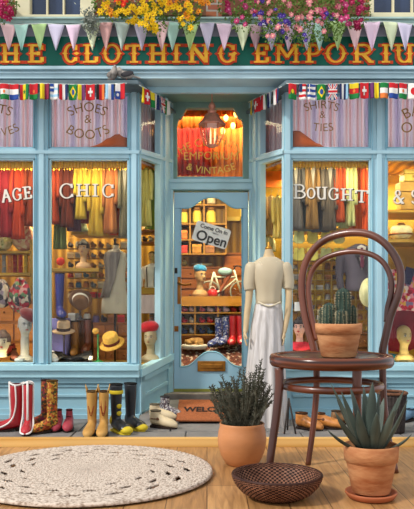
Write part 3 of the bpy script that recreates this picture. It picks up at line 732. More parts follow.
# rug
def rug_mat():
    m = bpy.data.materials.new('pale_braided_jute'); m.use_nodes = True; nt = m.node_tree; N = nt.nodes; L = nt.links; b = N['Principled BSDF']
    tc = N.new('ShaderNodeTexCoord'); v = N.new('ShaderNodeTexNoise'); v.inputs['Scale'].default_value = 170; v.inputs['Detail'].default_value = 3
    sx = N.new('ShaderNodeSeparateXYZ'); L.new(tc.outputs['Object'], sx.inputs[0]); ln_ = N.new('ShaderNodeVectorMath'); ln_.operation = 'LENGTH'; L.new(tc.outputs['Object'], ln_.inputs[0])
    at = N.new('ShaderNodeMath'); at.operation = 'ARCTAN2'; L.new(sx.outputs[1], at.inputs[0]); L.new(sx.outputs[0], at.inputs[1])
    m3 = N.new('ShaderNodeMath'); m3.operation = 'MULTIPLY'; m3.inputs[1].default_value = .16; L.new(at.outputs[0], m3.inputs[0])
    cx_ = N.new('ShaderNodeCombineXYZ'); L.new(ln_.outputs['Value'], cx_.inputs[0]); L.new(m3.outputs[0], cx_.inputs[1]); L.new(cx_.outputs[0], v.inputs['Vector'])
    cr = N.new('ShaderNodeValToRGB'); e = cr.color_ramp.elements; e[0].position = .36; e[0].color = (*hx('#927e6d'), 1); e[1].position = .56; e[1].color = (*hx('#d4c4b4'), 1)
    L.new(v.outputs['Fac'], cr.inputs[0]); L.new(cr.outputs[0], b.inputs['Base Color']); b.inputs['Roughness'].default_value = .9
    bp = N.new('ShaderNodeBump'); bp.inputs['Distance'].default_value = .006; bp.inputs['Strength'].default_value = .6; L.new(v.outputs['Fac'], bp.inputs['Height']); L.new(bp.outputs[0], b.inputs['Normal'])
    return m
b = MB(); NR_, NT = 84, 320; RR = .478; vs = []; fs = []
for j in range(NR_+1):
    r = .002+(RR-.002)*j/NR_
    for k in range(NT):
        a = 2*PI*k/NT; w = 2.6*RR/NR_
        z = .010+.0045*abs(math.sin(PI*r/.0142))+.0012*math.sin(a*round(r*420)+j)
        if j == NR_: z = .002
        vs.append((r*math.cos(a), r*math.sin(a), z))
def hole(r, a):
    for rc, n, off, hl, hw in ((.25, 13, .25, .030, .012), (.315, 16, .5, .036, .015), (.378, 16, 0, .040, .015)):
        u = (a*n/(2*PI)+off) % 1; u = u-1 if u > .5 else u
        s_ = u*2*PI*rc/n
        if abs(s_) < hl and abs(r-rc+ .010*(s_/hl)) < hw*(1-(s_/hl)**2)*.8: return True
    return False
for j in range(NR_):
    r = RR*(j+.5)/NR_
    for k in range(NT):
        if not hole(r, 2*PI*(k+.5)/NT): fs.append((j*NT+k, j*NT+(k+1) % NT, (j+1)*NT+(k+1) % NT, (j+1)*NT+k))
b.add(vs, fs, 0, True)
rg = b.build('braided_rug', rug_mat(), None, (-.455, 2.78, .0015)); md = rg.modifiers.new('s', 'SOLIDIFY'); md.thickness = .006; md.offset = -1
for v in rg.data.vertices: v.co.z += .005
tag(rg, 'pale round braided jute rug with leaf shaped openings on the plank floor', 'rug')
# ================================================================== BUNTING AND FLAGS
PC = {'pink': ('#e3b4bd', '#f0dcd8'), 'mint': ('#a9d8cb', '#c4e4d9'), 'green': ('#b9d495', '#a6cc86'), 'lavender': ('#b9b3cf', '#dcd6e2'), 'lilac': ('#d9b7d2', '#efdfe8'),
      'cream': ('#cddcae', '#e6e8cf'), 'red': ('#c98484', '#e8d0c8'), 'grey': ('#a9bdb5', '#c6d5cc'), 'mauve': ('#a8818f', '#c7b2b5')}
for k, v in PC.items(): wave_mat('pennant_'+k, [v[0], v[1], v[0]], 26 if k in ('lavender', 'lilac', 'red', 'mauve', 'pink') else 14, 'X', .85, 1)
STR = M('white_cord', '#c9d2cc', .8)
pen = [(-10, 'mint'), (8.5, 'pink'), (21, 'mint'), (39, 'green'), (56, 'lavender'), (73.5, 'lilac'), (92, 'cream'), (105.5, 'red'), (122.5, 'grey'), (141.5, 'lavender'), (161, 'pink'), (172.5, 'mint'), (190.5, 'green'), (207, 'lavender'), (224.5, 'lilac'),
       (243, 'cream'), (255, 'mauve'), (271, 'lavender'), (289, 'lilac'), (306, 'lavender'), (320, 'mint'), (338, 'green'), (354.5, 'pink'), (372, 'lilac'), (391, 'cream'), (405, 'lavender'), (422, 'mint')]
DP = 6.99
bt = thing('bunting', 'string of large pastel striped triangular pennants hanging above the green sign', 'bunting', (0, 0, 0))
def sy(px): return 23.2+1.3*math.sin(px*.031)+.8*math.sin(px*.11)
b = MB(); b.tube([P(px, sy(px), DP) for px in range(-60, 480, 10)], .006, 6); b.build('cord', STR, bt)
rp = random.Random(3)
for px, k in pen:
    hw = rp.uniform(7.2, 8.6); tipx = px+rp.uniform(-1, 1); n = 6; m = 8; vs = []; fs = []; ph = rp.uniform(0, 6)
    for j in range(m+1):
        t = j/m; hwj = hw*(1-t)+.25
        for i in range(n+1):
            u = -1+2*i/n; x = px+(tipx-px)*t+u*hwj; y0 = sy(px+u*hw); y = y0+(50.5-y0)*t
            vs.append(P(x, y, DP-.006+.018*math.sin(u*2.4+ph)*(.3+t)))
    for j in range(m):
        for i in range(n): fs.append((j*(n+1)+i, j*(n+1)+i+1, (j+1)*(n+1)+i+1, (j+1)*(n+1)+i))
    b = MB(); b.add(vs, fs, 0, True); b.build('pennant', MATS['pennant_'+k], bt, solid=.003)

FC = {'r': '#c4242c', 'w': '#e6e2dc', 'b': '#2c4a94', 'n': '#26305a', 'g': '#1f7a3c', 'y': '#e6cc2a', 'k': '#241f20', 'o': '#e07a3c', 'p': '#6d3768', 'c': '#9cc4dc', 'm': '#8a2a44', 'l': '#8fb53a', 's': '#9fb2c4'}
FM = [M('flag_cloth_'+k, v, .8, var=.08, scale=12) for k, v in FC.items()]; FI = {k: i for i, k in enumerate(FC)}
def flag_cloth(fn, p0, p1, drop, design, parent, out):
    """p0,p1: top corners in 3-D; drop: height; design: ('v','rwb') stripes, then emblem"""
    b = MB(); nx, ny = 12, 12; p0 = Vector(p0); p1 = Vector(p1); ph = random.uniform(0, 6); vs = []
    def pt(u, v, o=0): return p0.lerp(p1, u)+Vector((0, 0, -drop*v))+out*(.012*math.sin(u*5+ph)*(.3+v)+.004+o)
    for j in range(ny+1):
        for i in range(nx+1): vs.append(pt(i/nx, j/ny))
    b.v = vs
    kind, cols = design[0], design[1]
    for j in range(ny):
        for i in range(nx):
            c = cols[min(len(cols)-1, int((i if kind == 'v' else j)/12*len(cols)))]
            if len(design) > 3 and design[3] == 'canton' and i < 5 and j < 6: c = design[4]
            b.f.append([j*(nx+1)+i, j*(nx+1)+i+1, (j+1)*(nx+1)+i+1, (j+1)*(nx+1)+i]); b.m.append(FI[c]); b.sm.append(True)
    em = design[2] if len(design) > 2 else ''
    def poly(pts, c, o=.004): b.add([pt(u, v, o) for u, v in pts], [tuple(range(len(pts)))], FI[c])
    def disc(u, v, r, c, o=.004): poly([(u+r*math.cos(a), v+r*.9*math.sin(a)) for a in [2*PI*k/14 for k in range(14)]], c, o)
    def rect(a, c_, d, e, c, o=.004): poly([(a, d), (c_, d), (c_, e), (a, e)], c, o)
    if em == 'plus': rect(.42, .58, .22, .78, 'w'); rect(.24, .76, .42, .58, 'w', .005)
    if em == 'brazil': poly([(.5, .12), (.9, .5), (.5, .88), (.1, .5)], 'y'); disc(.5, .5, .2, 'b', .006)
    if em == 'disc': disc(.5, .5, .26, 'r')
    if em == 'dot': disc(.5, .5, .13, 'o')
    if em == 'star': poly([(.5+.16*(1 if k % 2 else .42)*math.sin(PI*k/5), .5+.16*(1 if k % 2 else .42)*math.cos(PI*k/5)) for k in range(10)], 'g')
    if em == 'gdisc': disc(.5, .62, .28, 'g'); disc(.5, .5, .16, 'y', .006)
    if em == 'ring': disc(.5, .55, .25, 'k'); disc(.5, .55, .19, 'y', .006)
    if em == 'uk':
        poly([(0, 0), (.14, 0), (1, .86), (1, 1), (.86, 1), (0, .14)], 'w'); poly([(1, 0), (1, .14), (.14, 1), (0, 1), (0, .86), (.86, 0)], 'w', .0045)
        poly([(0, 0), (.06, 0), (1, .94), (1, 1), (.94, 1), (0, .06)], 'r', .005); poly([(1, 0), (1, .06), (.06, 1), (0, 1), (0, .94), (.94, 0)], 'r', .0055)
        rect(.36, .64, 0, 1, 'w', .006); rect(0, 1, .36, .64, 'w', .0065); rect(.43, .57, 0, 1, 'r', .0075); rect(0, 1, .43, .57, 'r', .008)
    if em == 'chile': rect(0, .5, .5, 1, 'b'); disc(.25, .72, .12, 'w', .006)
    if em == 'greece': rect(.0, .45, .0, .5, 'b'); rect(.18, .27, 0, .5, 'w', .005); rect(0, .45, .2, .3, 'w', .006)
    if em == 'usa': rect(0, .45, 0, .5, 'n')
    b.build(fn, FM, parent, solid=.002)
DF = 6.86
def garland(name, label, items, pathf, out, drop_px=15):
    g = thing(name, label, 'flag garland', (0, 0, 0), 0, None)
    xs = sorted([a for a, c, d in items]+[c for a, c, d in items]); b = MB()
    b.tube([pathf(x)[0] for x in [xs[0]-2+(xs[-1]-xs[0]+4)*k/24 for k in range(25)]], .005, 6); b.build('cord', STR, g)
    for a, c, d in items:
        pa, pb = pathf(a), pathf(c); flag_cloth('flag', pa[0], pb[0], .15, d, g, out)
RWB = 'r'
leftf = [(-21, -12, ('v', 'gwr')), (-10, -1, ('h', 'rwg')), (0, 9, ('h', 'rwg', 'dot')), (9.6, 19, ('h', 'rwb')), (20, 28.7, ('v', 'ryg', 'star')), (29.8, 38, ('h', 'rrg', 'dot')), (40, 44.5, ('v', 'y')), (45, 49.3, ('v', 'm')), (50.3, 58.3, ('h', 'wcwcw', 'greece')), (59.6, 67.8, ('v', 'rwn')),
         (69, 77, ('h', 'g', 'brazil')), (78, 85, ('v', 'yp')), (86, 95, ('h', 'r', 'plus')), (96.5, 104.5, ('v', 'kro')), (105.6, 113.8, ('v', 'cwb')), (115.5, 125, ('v', 'wr', 'chile'))]
fo = Vector((0, -1, 0))
garland('flag_garland', 'string of small national flags across the window left of the door', leftf, lambda px: (P(px, 83.3+1.2*math.sin((px-40)*PI/85) if px > 40 else 83.5+.8*math.sin(px*.08), DF),), fo)
rightf = [(288.5, 296.5, ('h', 'rrg', 'gdisc')), (299, 306, ('h', 'rwrwrw', 'usa')), (307.5, 315.5, ('h', 'bwbwbw', 'greece')), (317, 325.7, ('h', 'g', 'brazil')), (328, 337, ('h', 'b', 'uk')), (339.5, 348, ('v', 'nwnc')), (349.5, 358.5, ('h', 'yrg', 'dot')), (360, 368.5, ('h', 'r', 'plus')),
          (370, 373.8, ('v', 'p')), (374.2, 378.5, ('v', 'y')), (380, 388, ('h', 'gwo')), (389, 398, ('h', 'rwb')), (399, 407, ('h', 'rwg', 'dot')), (408, 418, ('h', 'w', 'disc')), (420, 429, ('v', 'gwr'))]
garland('flag_garland', 'string of small national flags across the window right of the door', rightf, lambda px: (P(px, 83.5+.9*math.sin((px-288)*PI/60), DF),), fo)
def sidepath(side):
    def f(px):
        y = 85.5+(px-140)*.55 if side < 0 else 85.5+(284-px)*.47
        o = (NL if side < 0 else NR)*.13
        xa, xb = (XL0, XL1) if side < 0 else (XR0, XR1)
        k = (px-CX)/F; t = ((k*7.2-xa)-(o.x-k*o.y))/((xb-xa)-k*.8); D = 7.2+.8*t+o.y
        return (Vector((xa+(xb-xa)*t+o.x, D, Z(y, D))),)
    return f
garland('flag_garland', 'short string of small flags on the slanting window side left of the door', [(141.5, 143.5, ('v', 'y')), (144.5, 149, ('h', 'r', 'plus')), (149.8, 154, ('h', 'yg')), (155, 158.3, ('v', 'wn')), (159.5, 164, ('h', 'b', 'uk')), (165, 169, ('v', 'gw'))], sidepath(-1), NL)
garland('flag_garland', 'short string of small flags on the slanting window side right of the door', [(250.5, 252.5, ('v', 'y')), (253.5, 260.3, ('h', 'r', 'plus')), (262, 266.5, ('v', 'rwg')), (267.5, 272, ('v', 'nws')), (273.5, 279.5, ('v', 'wrn'))], sidepath(1), NR)

# ================================================================== FLOWERS ABOVE THE SIGN
def petal_mesh(name, mats, r, n=6):
    b = MB()
    for k in range(n):
        a = 2*PI*k/n; c, s = math.cos(a), math.sin(a); c2, s2 = math.cos(a+.42), math.sin(a+.42); c3, s3 = math.cos(a-.42), math.sin(a-.42)
        b.add([(0, 0, 0), (r*.75*c3, -r*.25, r*.75*s3), (r*c, -r*.12, r*s), (r*.75*c2, -r*.25, r*.75*s2)], [(0, 1, 2, 3)], 0)
    for k in range(n):
        a = 2*PI*(k+.5)/n; b.add([(0, -r*.12, 0), (r*.5*math.cos(a-.5), -r*.36, r*.5*math.sin(a-.5)), (r*.62*math.cos(a), -r*.3, r*.62*math.sin(a)), (r*.5*math.cos(a+.5), -r*.36, r*.5*math.sin(a+.5))], [(0, 1, 2, 3)], 0)
    b.ell((0, -r*.2, 0), (r*.2, r*.15, r*.2), 8, 5, mi=1)
    return b.mesh(name, mats)
LEAF1 = M('flower_basket_leaf', '#3f5a24', .7, var=.45, scale=14, col2='#7a9a45')
LEAF2 = M('silvery_foliage', '#7d857c', .8, var=.3, scale=14, col2='#a7ada2')
BROWN = M('planter_timber', '#6b4733', .8, var=.3, scale=10)
def flower_basket(label, lobes, blooms, n_leaf, trough, seed, leafmat=None):
    """lobes: (px, py, rx, ry, D) ; blooms: (colour, centre colour, [(px, py, n, spread_x, spread_y)], size)"""
    lobes = [(l[0], l[1], l[2], l[3], l[4]-.20) for l in lobes]
    rr = random.Random(seed); t = thing('flower_box', label, 'flowers', (0, 0, 0))
    b = MB(); x0, x1, y0, y1 = trough; b.bx(X(x0, 7.2), X(x1, 7.2), 7.15, 7.32, Z(y1, 7.2), Z(y0, 7.2)); b.build('trough', BROWN, t)
    b = MB(); tot = sum(l[2]*l[3] for l in lobes)
    def surf(l, lift=1.0):
        while True:
            v = Vector((rr.uniform(-1, 1), rr.uniform(-1, 1), rr.uniform(-1, 1)))
            if .1 < v.length < 1: break
        v = v.normalized()*(rr.uniform(.55, 1.0)**.5)*lift; v.y = -abs(v.y) if rr.random() < .8 else v.y
        s = l[4]/F; c = P(l[0], l[1], l[4]); return c+Vector((v.x*l[2]*s, v.y*.16, v.z*l[3]*s)), v
    for l in lobes:
        for _ in range(int(n_leaf*l[2]*l[3]/tot)):
            p, v = surf(l); d = (v+Vector((rr.gauss(0, .5), rr.gauss(0, .5), rr.gauss(-.2, .5)))).normalized(); L = rr.uniform(.018, .034)
            s_ = d.cross(Vector((rr.gauss(0, 1), rr.gauss(0, 1), rr.gauss(0, 1)))).normalized()*L*.34
            b.add([p, p+d*L*.5+s_, p+d*L, p+d*L*.5-s_], [(0, 1, 2, 3)])
    f = b.build('foliage', leafmat or LEAF1, t); f['kind'] = 'stuff'
    tot_n = 0
    for (col, cc, spots, r) in blooms:
        me = petal_mesh('blossom', [M('petal_'+col[1:], col, .65, var=.22, scale=25), M('flower_eye_'+cc[1:], cc, .7)], r)
        extra = MB()
        for (px, py, n, sx, sy_) in spots:
            for _ in range(n):
                qx = px+rr.gauss(0, sx*.5); qy = py+rr.gauss(0, sy_*.5); best = None
                for l in lobes:
                    u = (qx-l[0])/l[2]; v = (qy-l[1])/l[3]; k = 1-u*u-v*v
                    if k > 0:
                        D = l[4]-.16*math.sqrt(k)-.015; best = D if best is None else min(best, D)
                if best is None: continue
                o = bpy.data.objects.new('blossom', me); C.objects.link(o); o.parent = t; s = rr.uniform(.75, 1.25)
                o.location = P(qx, qy, best); o.scale = (s, s, s); o.rotation_euler = (rr.uniform(-.6, .35), rr.uniform(-3, 3), rr.uniform(-.6, .6)); tot_n += 1
    return t
flower_basket('mass of yellow and orange flowers in a box above the word CLOTHING', [(112, 4, 20, 16, 7.12), (140, 4, 26, 21, 7.08), (152, 20, 13, 13, 7.04), (170, 4, 22, 16, 7.1), (187, 10, 14, 19, 7.06), (200, -4, 16, 10, 7.1), (188, 24, 9, 8, 7.05), (158, 27, 8, 6, 7.02)],
    [('#e8c21c', '#a8741c', [(115, 8, 12, 22, 14), (140, 12, 30, 24, 20), (160, 8, 26, 30, 18), (186, 20, 14, 12, 18), (154, 24, 5, 10, 8)], .034), ('#ef9a2a', '#8a3c16', [(186, 6, 12, 24, 14), (200, 0, 6, 20, 8), (112, 12, 3, 10, 10)], .034), ('#d8301f', '#f0a030', [(122, 1, 8, 12, 6), (160, -6, 4, 20, 6)], .034)], 2600, (98, 206, 4, 17), 5)
flower_basket('cascading pink, magenta and purple flowers in a box above the word EMPORIUM', [(238, 2, 22, 20, 7.1), (262, 12, 22, 24, 7.06), (288, 12, 26, 28, 7.04), (312, 14, 24, 28, 7.02), (338, 10, 22, 24, 7.05), (356, 8, 14, 22, 7.08), (275, 32, 12, 12, 6.98), (303, 36, 12, 12, 6.97), (330, 30, 12, 12, 6.99), (240, 20, 10, 10, 7.05)],
    [('#d98a92', '#e8d0a0', [(268, 4, 6, 20, 16), (290, 8, 9, 26, 20), (312, 16, 15, 30, 26), (300, 26, 7, 36, 14), (272, 28, 3, 10, 14)], .030), ('#c2457a', '#e0a0b8', [(240, 12, 11, 18, 20), (336, 14, 12, 22, 20)], .034), ('#9c1f4c', '#d06080', [(358, 12, 10, 14, 24), (350, 4, 5, 24, 12), (230, 4, 4, 20, 12), (357, 26, 4, 6, 6)], .032), ('#4d3690', '#8878c0', [(268, 20, 8, 16, 22), (284, 22, 9, 10, 18), (330, 14, 3, 14, 12), (308, 34, 2, 20, 8), (262, 8, 4, 10, 10)], .028)], 4200, (222, 362, 0, 16), 8)
flower_basket('magenta and orange flowers at the upper left corner beside the cream window', [(-2, 5, 20, 18, 7.08), (-22, 4, 16, 16, 7.08)], [('#b8265a', '#e08aa8', [(2, 4, 20, 16, 14), (6, 14, 8, 12, 8)], .032), ('#d8703a', '#e8c060', [(2, 12, 6, 18, 12)], .028)], 1200, (-38, 14, 6, 17), 9)
tr_ = thing('silver_shrub', 'small silvery leaved plant hanging over the ledge beside the yellow flowers', 'plant', P(90, 21, 6.96))
b = MB(); rr = random.Random(2)
for _ in range(500):
    c = Vector((rr.gauss(0, .035), rr.gauss(0, .03), rr.gauss(-.02, .06))); c.x -= c.z*.2
    d = Vector((rr.gauss(0, 1), rr.gauss(0, 1), rr.gauss(.2, 1))).normalized(); s_ = d.orthogonal().normalized()*.008; b.add([c, c+d*.016+s_, c+d*.034, c+d*.016-s_], [(0, 1, 2, 3)])
b.build('foliage', LEAF2, tr_)

# ================================================================== PIGEONS, LANTERN
PIG = M('pigeon_plumage', '#7a7470', .75, var=.3, scale=9, col2='#b4aca4'); PIGD = M('pigeon_dark', '#3c3a3e', .6)
def pigeon(px, py, flip, label, lean, rz=0):
    t = thing('pigeon', label, 'bird', (X(px, 6.95), 6.95, Z(80, 6.88)+.002), rz); s = flip; t.scale = (.74, .74, .8)
    b = MB()
    b.ell((0, 0, .085), (.10, .052, .052), rot=Matrix.Rotation(-s*lean, 3, 'Y'))
    b.ell((s*.075, 0, .115), (.045, .040, .052)); b.ell((s*.092, 0, .155), (.028, .025, .030)); b.ell((s*.085, 0, .135), (.03, .028, .035))
    b.tube([(-s*.06, 0, .08), (-s*.13, 0, .06), (-s*.19, 0, .045)], [.03, .026, .02], 8, flat=.5)
    b.fuse('body', PIG, t, .007, 4)
    b = MB(); b.ell((-s*.02, -.044, .088), (.085, .012, .034), rot=Matrix.Rotation(s*.2, 3, 'Y')); b.ell((-s*.02, .044, .088), (.085, .012, .034), rot=Matrix.Rotation(s*.2, 3, 'Y')); b.build('wings', PIGD if s < 0 else M('pigeon_wing', '#7a736e', .7, var=.3, scale=20), t)
    b = MB(); b.tube([(s*.115, 0, .155), (s*.14, 0, .147)], [.006, .001], 6); b.build('beak', PIGD, t)
    b = MB()
    for y in (-.018, .018): b.tube([(.01, y, .045), (.01, y, .004)], .004, 6); b.tube([(.01, y, .004), (.01+s*.03, y, .004)], .003, 5)
    b.build('legs', M('pigeon_leg', '#a05a4c', .6), t)
pigeon(112.5, 72, 1, 'grey pigeon facing us on the window cornice, left one of the pair', .6, -1.1)
pigeon(126, 75, -1, 'mottled pigeon on the window cornice with its tail pointing right', .1)

LDp = 7.55
COP = M('copper_lantern_metal', '#d08a74', .4, .4, var=.3, scale=15)
ln = thing('hanging_lantern', 'copper six sided glass lantern hanging in front of the transom window', 'lantern', P(212, 147, LDp))
def lz(py): return Z(py, LDp)-ln.location.z
def lr(w): return w*LDp/F/2
b = MB(); b.lathe([(.001, lz(113)), (lr(13), lz(114)), (lr(17), lz(118)), (lr(27), lz(123.5)), (lr(28), lz(125)), (lr(24), lz(125.5)), (.001, lz(125.5))][::-1], n=6)
b.lathe([(lr(6), lz(115)), (lr(9), lz(111)), (lr(4), lz(109.5)), (lr(7.5), lz(106.5)), (lr(5), lz(103.5)), (.003, lz(101.5))], n=12); b.build('cap', COP, ln)
b = MB(); b.tube([(0, 0, lz(102)), (0, 0, Z(79, 7.2)-ln.location.z)], .006, 6); b.build('hanging_rod', COP, ln)
b = MB()
for k in range(6):
    a = 2*PI*k/6; c, s = math.cos(a), math.sin(a)
    b.tube([(lr(25)*c, lr(25)*s, lz(125)), (lr(22)*c, lr(22)*s, lz(136)), (lr(11)*c, lr(11)*s, lz(146))], .006, 6)
b.lathe([(.001, lz(147.5)), (lr(6), lz(147.5)), (lr(12), lz(146)), (lr(12), lz(145)), (.001, lz(145))], n=6); b.build('cage', COP, ln)
b = MB(); b.lathe([(lr(24), lz(125.5)), (lr(21), lz(136)), (lr(10.5), lz(145.5))], n=6, cap=False); b.build('lantern_glass', glass_mat('lantern_glass', (.9, .86, .8), .16), ln)
b = MB()
for k in range(3):
    a = 2*PI*k/3; b.lathe([(.009, lz(145)), (.009, lz(133)), (.006, lz(131)), (.001, lz(128))], (.03*math.cos(a), .03*math.sin(a), 0), 8)
b.build('candle_bulbs', emit_mat('lamp_bulb', '#ffe0b0', 1.6), ln)

# ================================================================== DOORMAT
mt = thing('doormat', 'brown coir doormat with black lettering WELCOME in front of the door', 'doormat', (0, 0, 0))
MY0, MY1 = 6.80, 7.16
def mz(y): return GZ+.004 if y < 6.95 else GZ+(y-6.95)*(Z(414, 7.2)-GZ)/.25
def matpt(u, v, h=0):
    """u 0..1 across, v 0..1 from near edge to far edge, lying on the entry slope"""
    zf = Z(414, 7.2); y = 6.86+v*.82; 
    z = GZ+.012 if y < 6.95 else (GZ+(y-6.95)/.25*(zf-GZ) if y < 7.2 else zf+(y-7.2)/.58*(zr-zf))
    return Vector((X(176.5, 7.0)+u*(X(243, 7.0)-X(176.5, 7.0)), y, z+.018+h))
b = MB(); nu, nv = 8, 16; vs = [matpt(i/nu, j/nv) for j in range(nv+1) for i in range(nu+1)]
b.add(vs, [(j*(nu+1)+i, j*(nu+1)+i+1, (j+1)*(nu+1)+i+1, (j+1)*(nu+1)+i) for j in range(nv) for i in range(nu)])
b.build('coir_mat', M('coir_brown', '#9a5a38', .95, var=.25, scale=60, bump=.5, bscale=250), mt, solid=.014)
text_mesh('WELCOME', .135, M('black_mat_lettering', '#231c1b', .9), 'lettering', mt, lambda x, y: matpt(.53+x/.76, .5+y*1.75/.82, .010), bold=.005)

# ================================================================== BOOTS AND SHOES ON THE PAVEMENT
def by(px, py): D = (CH-GZ)*F/(py-HY); return (X(px, D), D, GZ+.001)
def shoe(label, loc, rz, col, H=.12, L=.27, w=.085, shaft=.05, sole='#2a1d18', cat='boot', name='boot', heel=.022, mat=None, extra=None, group=None, lean=0, toe=.03, sc=1.0, top_w=None, solemat=None):
    """a boot or shoe with its toe along local +x"""
    t = thing(name, label, cat, loc, rz, group); t.scale = (sc, sc, sc)
    m = mat or M('leather_'+col[1:], col, .42, var=.18, scale=10)
    b = MB(); R = []
    for i in range(11):                        # foot, heel to toe
        u = i/10; x = -.07+u*L; hw = w*.5*(.78+.1*u+.28*math.sin(PI*max(0, u-.25)/.9)) if u < .9 else w*.5*(.95-(u-.9)*5)
        hh = (.062 if H > .1 else .05)*(1-.45*u) if u < .85 else .034*(1-(u-.85)*2.5)
        hw = max(hw, .008); hh = max(hh, .01); zc = heel*(1-min(1, u*1.6))+.008+hh
        R.append([Vector((x, hw*math.cos(2*PI*k/16), zc+hh*math.sin(2*PI*k/16))) for k in range(16)])
    b.rings(R); R = []
    ns = 8; tw = top_w or shaft
    for i in range(ns+1):
        u = i/ns; z = heel+.03+(H-.03)*u; rx = .047+(tw-.047)*u+.01*max(0, 1-u*5); ry = .036+(tw*.82-.036)*u
        R.append([Vector((-.025+lean*u*.08+rx*math.cos(2*PI*k/18), ry*math.sin(2*PI*k/18), z)) for k in range(18)])
    b.rings(R)
    b.fuse('upper', m, t, .0085, 4)
    b = MB(); b.lathe([(tw*.99, 0), (tw*1.04, .004), (tw*1.04, .012), (tw*.86, .014), (tw*.80, -.03), (.001, -.032)], (-.025+lean*.08, 0, heel+H-.003), 20, ry=.82); b.build('cuff', M('boot_lining_'+col[1:], shade(col, .45), .8), t)
    out = []
    for i in range(24):
        a = 2*PI*i/24; cx = math.cos(a); sx = math.sin(a); u = (cx+1)/2
        hw = w*.5*(.86+.1*u+.15*math.sin(PI*u)); out.append((-.07+L*u*1.0, hw*sx*1.06))
    sm = solemat or M('sole_'+sole[1:], sole, .6)
    b = MB()
    zs = [heel*(1-min(1, max(0, (x+.07)/L*1.6))) for x, y in out]; n = 24
    vs = [(x, y, z*.8+.0) for (x, y), z in zip(out, zs)]+[(x, y, z*.8+.013) for (x, y), z in zip(out, zs)]
    b.add(vs, [tuple(range(n-1, -1, -1)), tuple(range(n, 2*n))]+[(i, (i+1) % n, (i+1) % n+n, i+n) for i in range(n)]); b.build('sole', sm, t)
    b = MB(); b.bx(-.068, -.068+.055, -w*.36, w*.36, 0, heel*.8+.008); b.build('heel', sm, t, bevel=.004)
    if extra: extra(t, H, L, w, tw, heel, lean)
    return t
def trim_red(t, H, L, w, tw, heel, lean):
    wm = M('white_leather_trim', '#e4dfda', .4)
    for s in (-1, 1):
        b = MB(); b.tube(smooth_path([(-.025+tw*.2, s*tw*.86, heel+H), (-.02, s*(tw*.83), heel+H*.6), (.0, s*.045, heel+H*.3), (.04, s*.052, .085), (.10, s*.050, .05), (.165, s*.04, .03), (.19, s*.01, .022)]), .008, 6); b.build('side_piping', wm, t)
    b = MB(); b.tube([(-.025+tw*1.03, 0, heel+H+.03), (-.025+tw*1.0, 0, heel+H*.75), (-.025+tw*.85, 0, heel+H*.4), (.035, 0, .1)], .010, 6); b.build('front_stripe', wm, t)
    b = MB(); b.tube(smooth_path([Vector((-.025+tw*1.03*math.cos(a), tw*.85*math.sin(a), heel+H+.0+.018*abs(math.cos(a))**2)) for a in [2*PI*i/16 for i in range(17)]], 2), .008, 6); b.build('top_edge', wm, t)
RED = M('glossy_red_leather', '#b3202a', .3, var=.18, scale=6, coat=.3)
def face(deg): return math.radians(deg)
shoe('red leather boot with white piping, toe pointing left, leftmost on the pavement', by(14, 431), face(192), '#b3202a', .385, .25, .085, .05, mat=RED, extra=trim_red, top_w=.062, heel=.03)
shoe('red leather boot with white stripe down its front, toe towards us, next to its partner', by(28, 433), face(-84), '#b3202a', .40, .25, .082, .05, mat=RED, extra=trim_red, top_w=.052, heel=.03)
FLOR = spot_mat('floral_tapestry', ['#b7822f', '#8a3a22', '#c79a45', '#4c4a26', '#b8562c', '#93641f'], 62, .7)
shoe('floral tapestry boot, toe pointing left, behind its partner', by(43.5, 427), face(200), '#6a2f2f', .40, .23, .085, .05, mat=spot_mat('floral_tapestry_dark', ['#7a2a3a', '#3f3424', '#a8662c', '#8c3a2a', '#54402a'], 62, .7), top_w=.05, heel=.03)
shoe('floral tapestry ankle-strap boot with gold pattern, front one of its pair', by(49.5, 432.5), face(212), '#b7822f', .42, .25, .09, .05, mat=FLOR, top_w=.052, heel=.035)
def laces(col):
    def f(t, H, L, w, tw, heel, lean):
        b = MB()
        for i in range(5):
            z = heel+.055+i*(H-.05)/5; x = .05-.018*i-.0; b.tube([(x, -.022, z), (x+.012, 0, z+.006), (x, .022, z)], .0035, 5)
        b.build('laces', M('laces_'+col[1:], col, .7), t)
    return f
PK = M('pink_red_leather', '#a5404c', .4, var=.2, scale=9)
shoe('pinkish red lace-up ankle boot, left of its pair', by(58, 430), face(-92), '#a5404c', .15, .22, .088, .04, mat=PK, extra=laces('#2c1c1e'), top_w=.036, heel=.025)
shoe('pinkish red lace-up ankle boot, right of its pair', by(69, 430), face(-86), '#a5404c', .15, .22, .088, .04, mat=PK, extra=laces('#2c1c1e'), top_w=.036, heel=.025)
TAN = M('tan_cowboy_leather', '#a8793a', .45, var=.25, scale=8, col2='#c99a55')
def cow(t, H, L, w, tw, heel, lean):
    for s in (-1, 1):                          # the scalloped tops rise at the sides
        b = MB(); R = []
        for i in range(7):
            u = i/6; a0 = .9*(1-u)+.03
            R.append([Vector((-.025+lean*.08+(tw+(.003 if q else -.003))*math.sin(k), s*(tw*.82+.006*u+(.003 if q else -.003))*math.cos(k), heel+H-.01+.075*u)) for q, k in [(1, -a0), (1, 0), (1, a0), (0, a0), (0, 0), (0, -a0)]])
        b.rings(R, smooth=False); b.build('pull_strap', TAN, t)
    b = MB(); b.tube(smooth_path([(.016, -.02, H+heel-.02), (.024, -.012, H*.62), (.024, .012, H*.62), (.016, .02, H+heel-.02)]), .004, 5); b.tube(smooth_path([(.022, -.025, H*.75), (.026, 0, H*.5), (.022, .025, H*.75)]), .004, 5); b.build('stitching', M('brown_stitching', '#8a3c1e', .6), t)
shoe('tan cowboy boot with scalloped top, left of its pair', by(91.5, 435), face(-92), '#a8793a', .34, .27, .09, .05, mat=TAN, extra=cow, top_w=.062, heel=.035)
shoe('tan cowboy boot with scalloped top, right of its pair', by(103.5, 435), face(-88), '#8a5a28', .34, .27, .09, .05, mat=TAN, extra=cow, top_w=.056, heel=.035)
